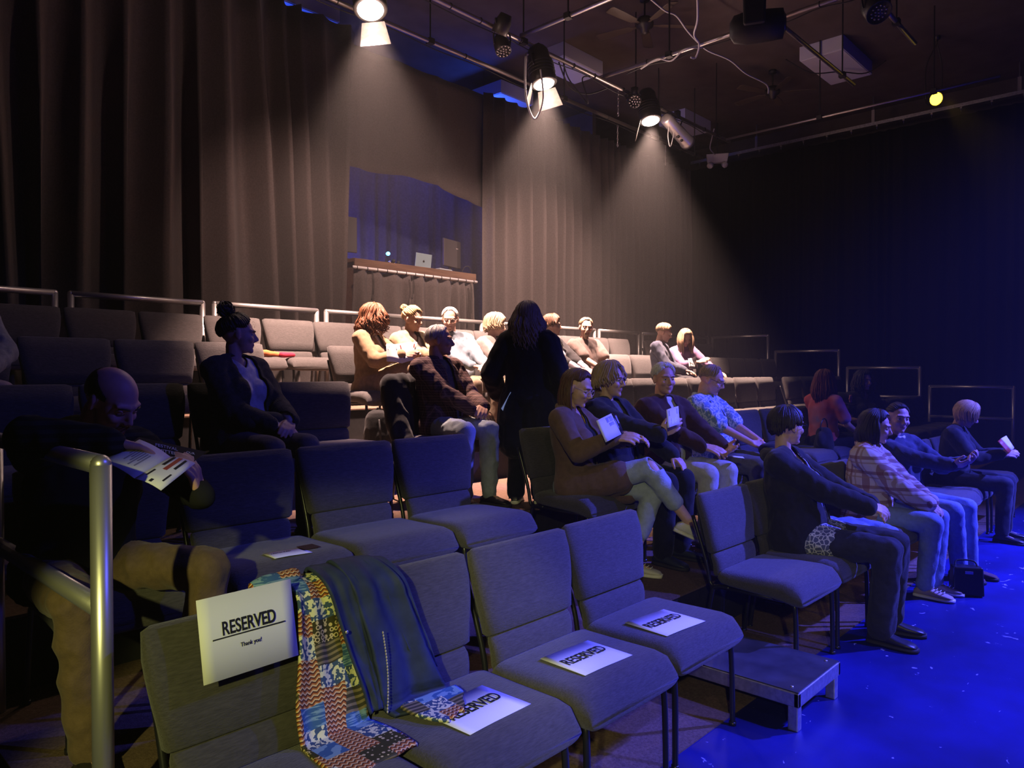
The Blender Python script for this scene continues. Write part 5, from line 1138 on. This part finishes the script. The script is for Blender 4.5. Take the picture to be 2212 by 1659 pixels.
b = MB(); b.cyl((.12, -.03, .12), .032, .2, seg=16); b.cyl((.12, -.03, .235), .02, .03, seg=12); b.build('bottle', mat('water_bottle', (.25, .28, .30), .2, spec=.6), t)
t = lump('shoulder_bag', [((-.06, .02, .06), (.10, -.02, .03), .055, .06), ((.02, .0, .03), (.12, .07, .05))], C_['dkhood'], 'dark slouchy bag lying across the lap of the woman with the bun', 'bag', loc=(2.10, 3.98, Z3+.64), rz=R(-8), wr=.008, vox=.010)
lump('jacket', [((-.16, .19, .86), (.10, .19, .84), .06, .05), ((-.1, .17, .66), (.12, .07, .2)), ((-.02, .0, .53), (.24, .18, .05)), ((.05, -.1, .53), (.12, -.26, .50), .06, .05)], C_['jeans2'], 'crumpled blue denim jacket on the chair between two front row women', 'jacket', loc=(5.13, 1.75, 0))
t = lump('cap', [((0, 0, .03), (.085, .09, .06)), ((0, -.10, .012), (.07, .075, .012))], C_['black'], 'black cap resting on the knee beside the clasped hands', 'cap', loc=(5.60, 2.47, Z2+.62), wr=.002, vox=.007)
t = lump('hat', [((0, 0, .05), (.12, .12, .085)), ((0, 0, .0), (.18, .18, .015))], C_['black'], 'black hat with a pink flower on a second row chair top', 'hat', loc=(8.72, 3.02, Z2+.90), wr=.005)
b = MB()
for k in range(6): a = k*PI/3; b.ell((-.05+.028*math.cos(a), -.125, .06+.028*math.sin(a)), (.022, .010, .018), Matrix.Rotation(-a, 3, 'Y'), 10, 7)
b.ell((-.05, -.132, .06), (.012, .008, .012)); b.build('flower', mat('pink_felt', (.6, .25, .26), .8), t)
t = lump('handbag', [((0, 0, .02), (0, 0, .13), .10, .08), ((0, 0, .08), (.15, .06, .10))], C_['blackjk'], 'black handbag with a hoop handle on the seat before the coral top woman', 'bag', loc=(7.62, 2.80, Z2+.50), wr=.004)
b = MB(); b.tube([(.10*math.cos(a), 0, .17+.12*math.sin(a)) for a in [PI*i/14 for i in range(15)]], .007, 8); b.build('handle', M['frame'], t)
lump('scarf', [((-.12, .02, .03), (.02, -.03, .03), .035, .03), ((.02, -.03, .03), (.16, .03, .02), .03, .025), ((.05, .06, .03), (.08, .05, .03))], mat('orange_knit', (.62, .16, .05), .9), 'crumpled orange scarf on a back row seat', 'scarf', loc=(3.50, 6.45, 4*TZ+.495), wr=.008)
lump('glove', [((-.06, 0, .02), (.07, .01, .02), .026, .022)], mat('red_knit', (.6, .02, .05), .9), 'small red knitted piece beside the orange scarf', 'glove', loc=(3.72, 6.42, 4*TZ+.495), wr=.004)
t = empty('handbag', (5.95, 1.20, 0), R(-62), 'boxy black handbag standing on the blue floor by the beige sneakers', 'bag')
b = MB(); b.box((0, 0, .105), (.20, .11, .20), taper=.92); bevel(b.build('body', mat('black_leather', (.012, .012, .014), .35, spec=.5), t, False), .012)
b = MB(); b.box((0, -.056, .17), (.05, .006, .018)); b.build('clasp', M['alu'], t, False)
b = MB(); b.tube(smooth_path([(-.07, 0, .20), (-.05, .03, .235), (.05, .03, .235), (.07, 0, .20)]), .006, 6); b.build('handle', M['black'], t)
t = empty('phone', (3.86, 3.66, Z3+.745), R(30), 'pale blue lit phone in the standing woman\'s lowered hand', 'phone'); t.rotation_euler = (R(25), R(20), R(30))
b = MB(); b.box((0, 0, 0), (.075, .009, .15)); bevel(b.build('case', M['black'], t, False), .004)
b = MB(); b.box((0, -.0052, 0), (.068, .001, .138)); b.build('screen', mat('phone_screen', (.2, .25, .4), .15, emit=(.35, .45, .8), estr=.35), t, False)
# lanyard and badges worn
pq = PEOPLE['Q']; b = MB(); T = pq['T']; b.tube(smooth_path([T(-.06, -.06, .47), T(-.04, -.15, .30), T(.01, -.20, .12), T(.05, -.155, .30), T(.06, -.06, .47)]), .005, 6); b.box(T(.01, -.215, .06), (.055, .006, .08)); b.build('lanyard', M['black'], pq['root'])
pt_ = PEOPLE['T']; b = MB(); b.cyl(pt_['T'](.06, -.165, .34), .016, .006, pt_['U'] @ V((0, -1, .2))); b.build('badge', M['white'], pt_['root'])
pn = PEOPLE['O']; b = MB(); w, e = pn['wr'][1], pn['el'][1]; dd = (w-e).normalized(); o = dd.orthogonal().normalized(); q2 = dd.cross(o); c = w-dd*.015
b.tube([c+(o*math.cos(a)+q2*math.sin(a))*.034 for a in [2*PI*i/14 for i in range(14)]], .007, 6, flat=2, closed=True); b.build('watch', M['alu'], pn['root'])
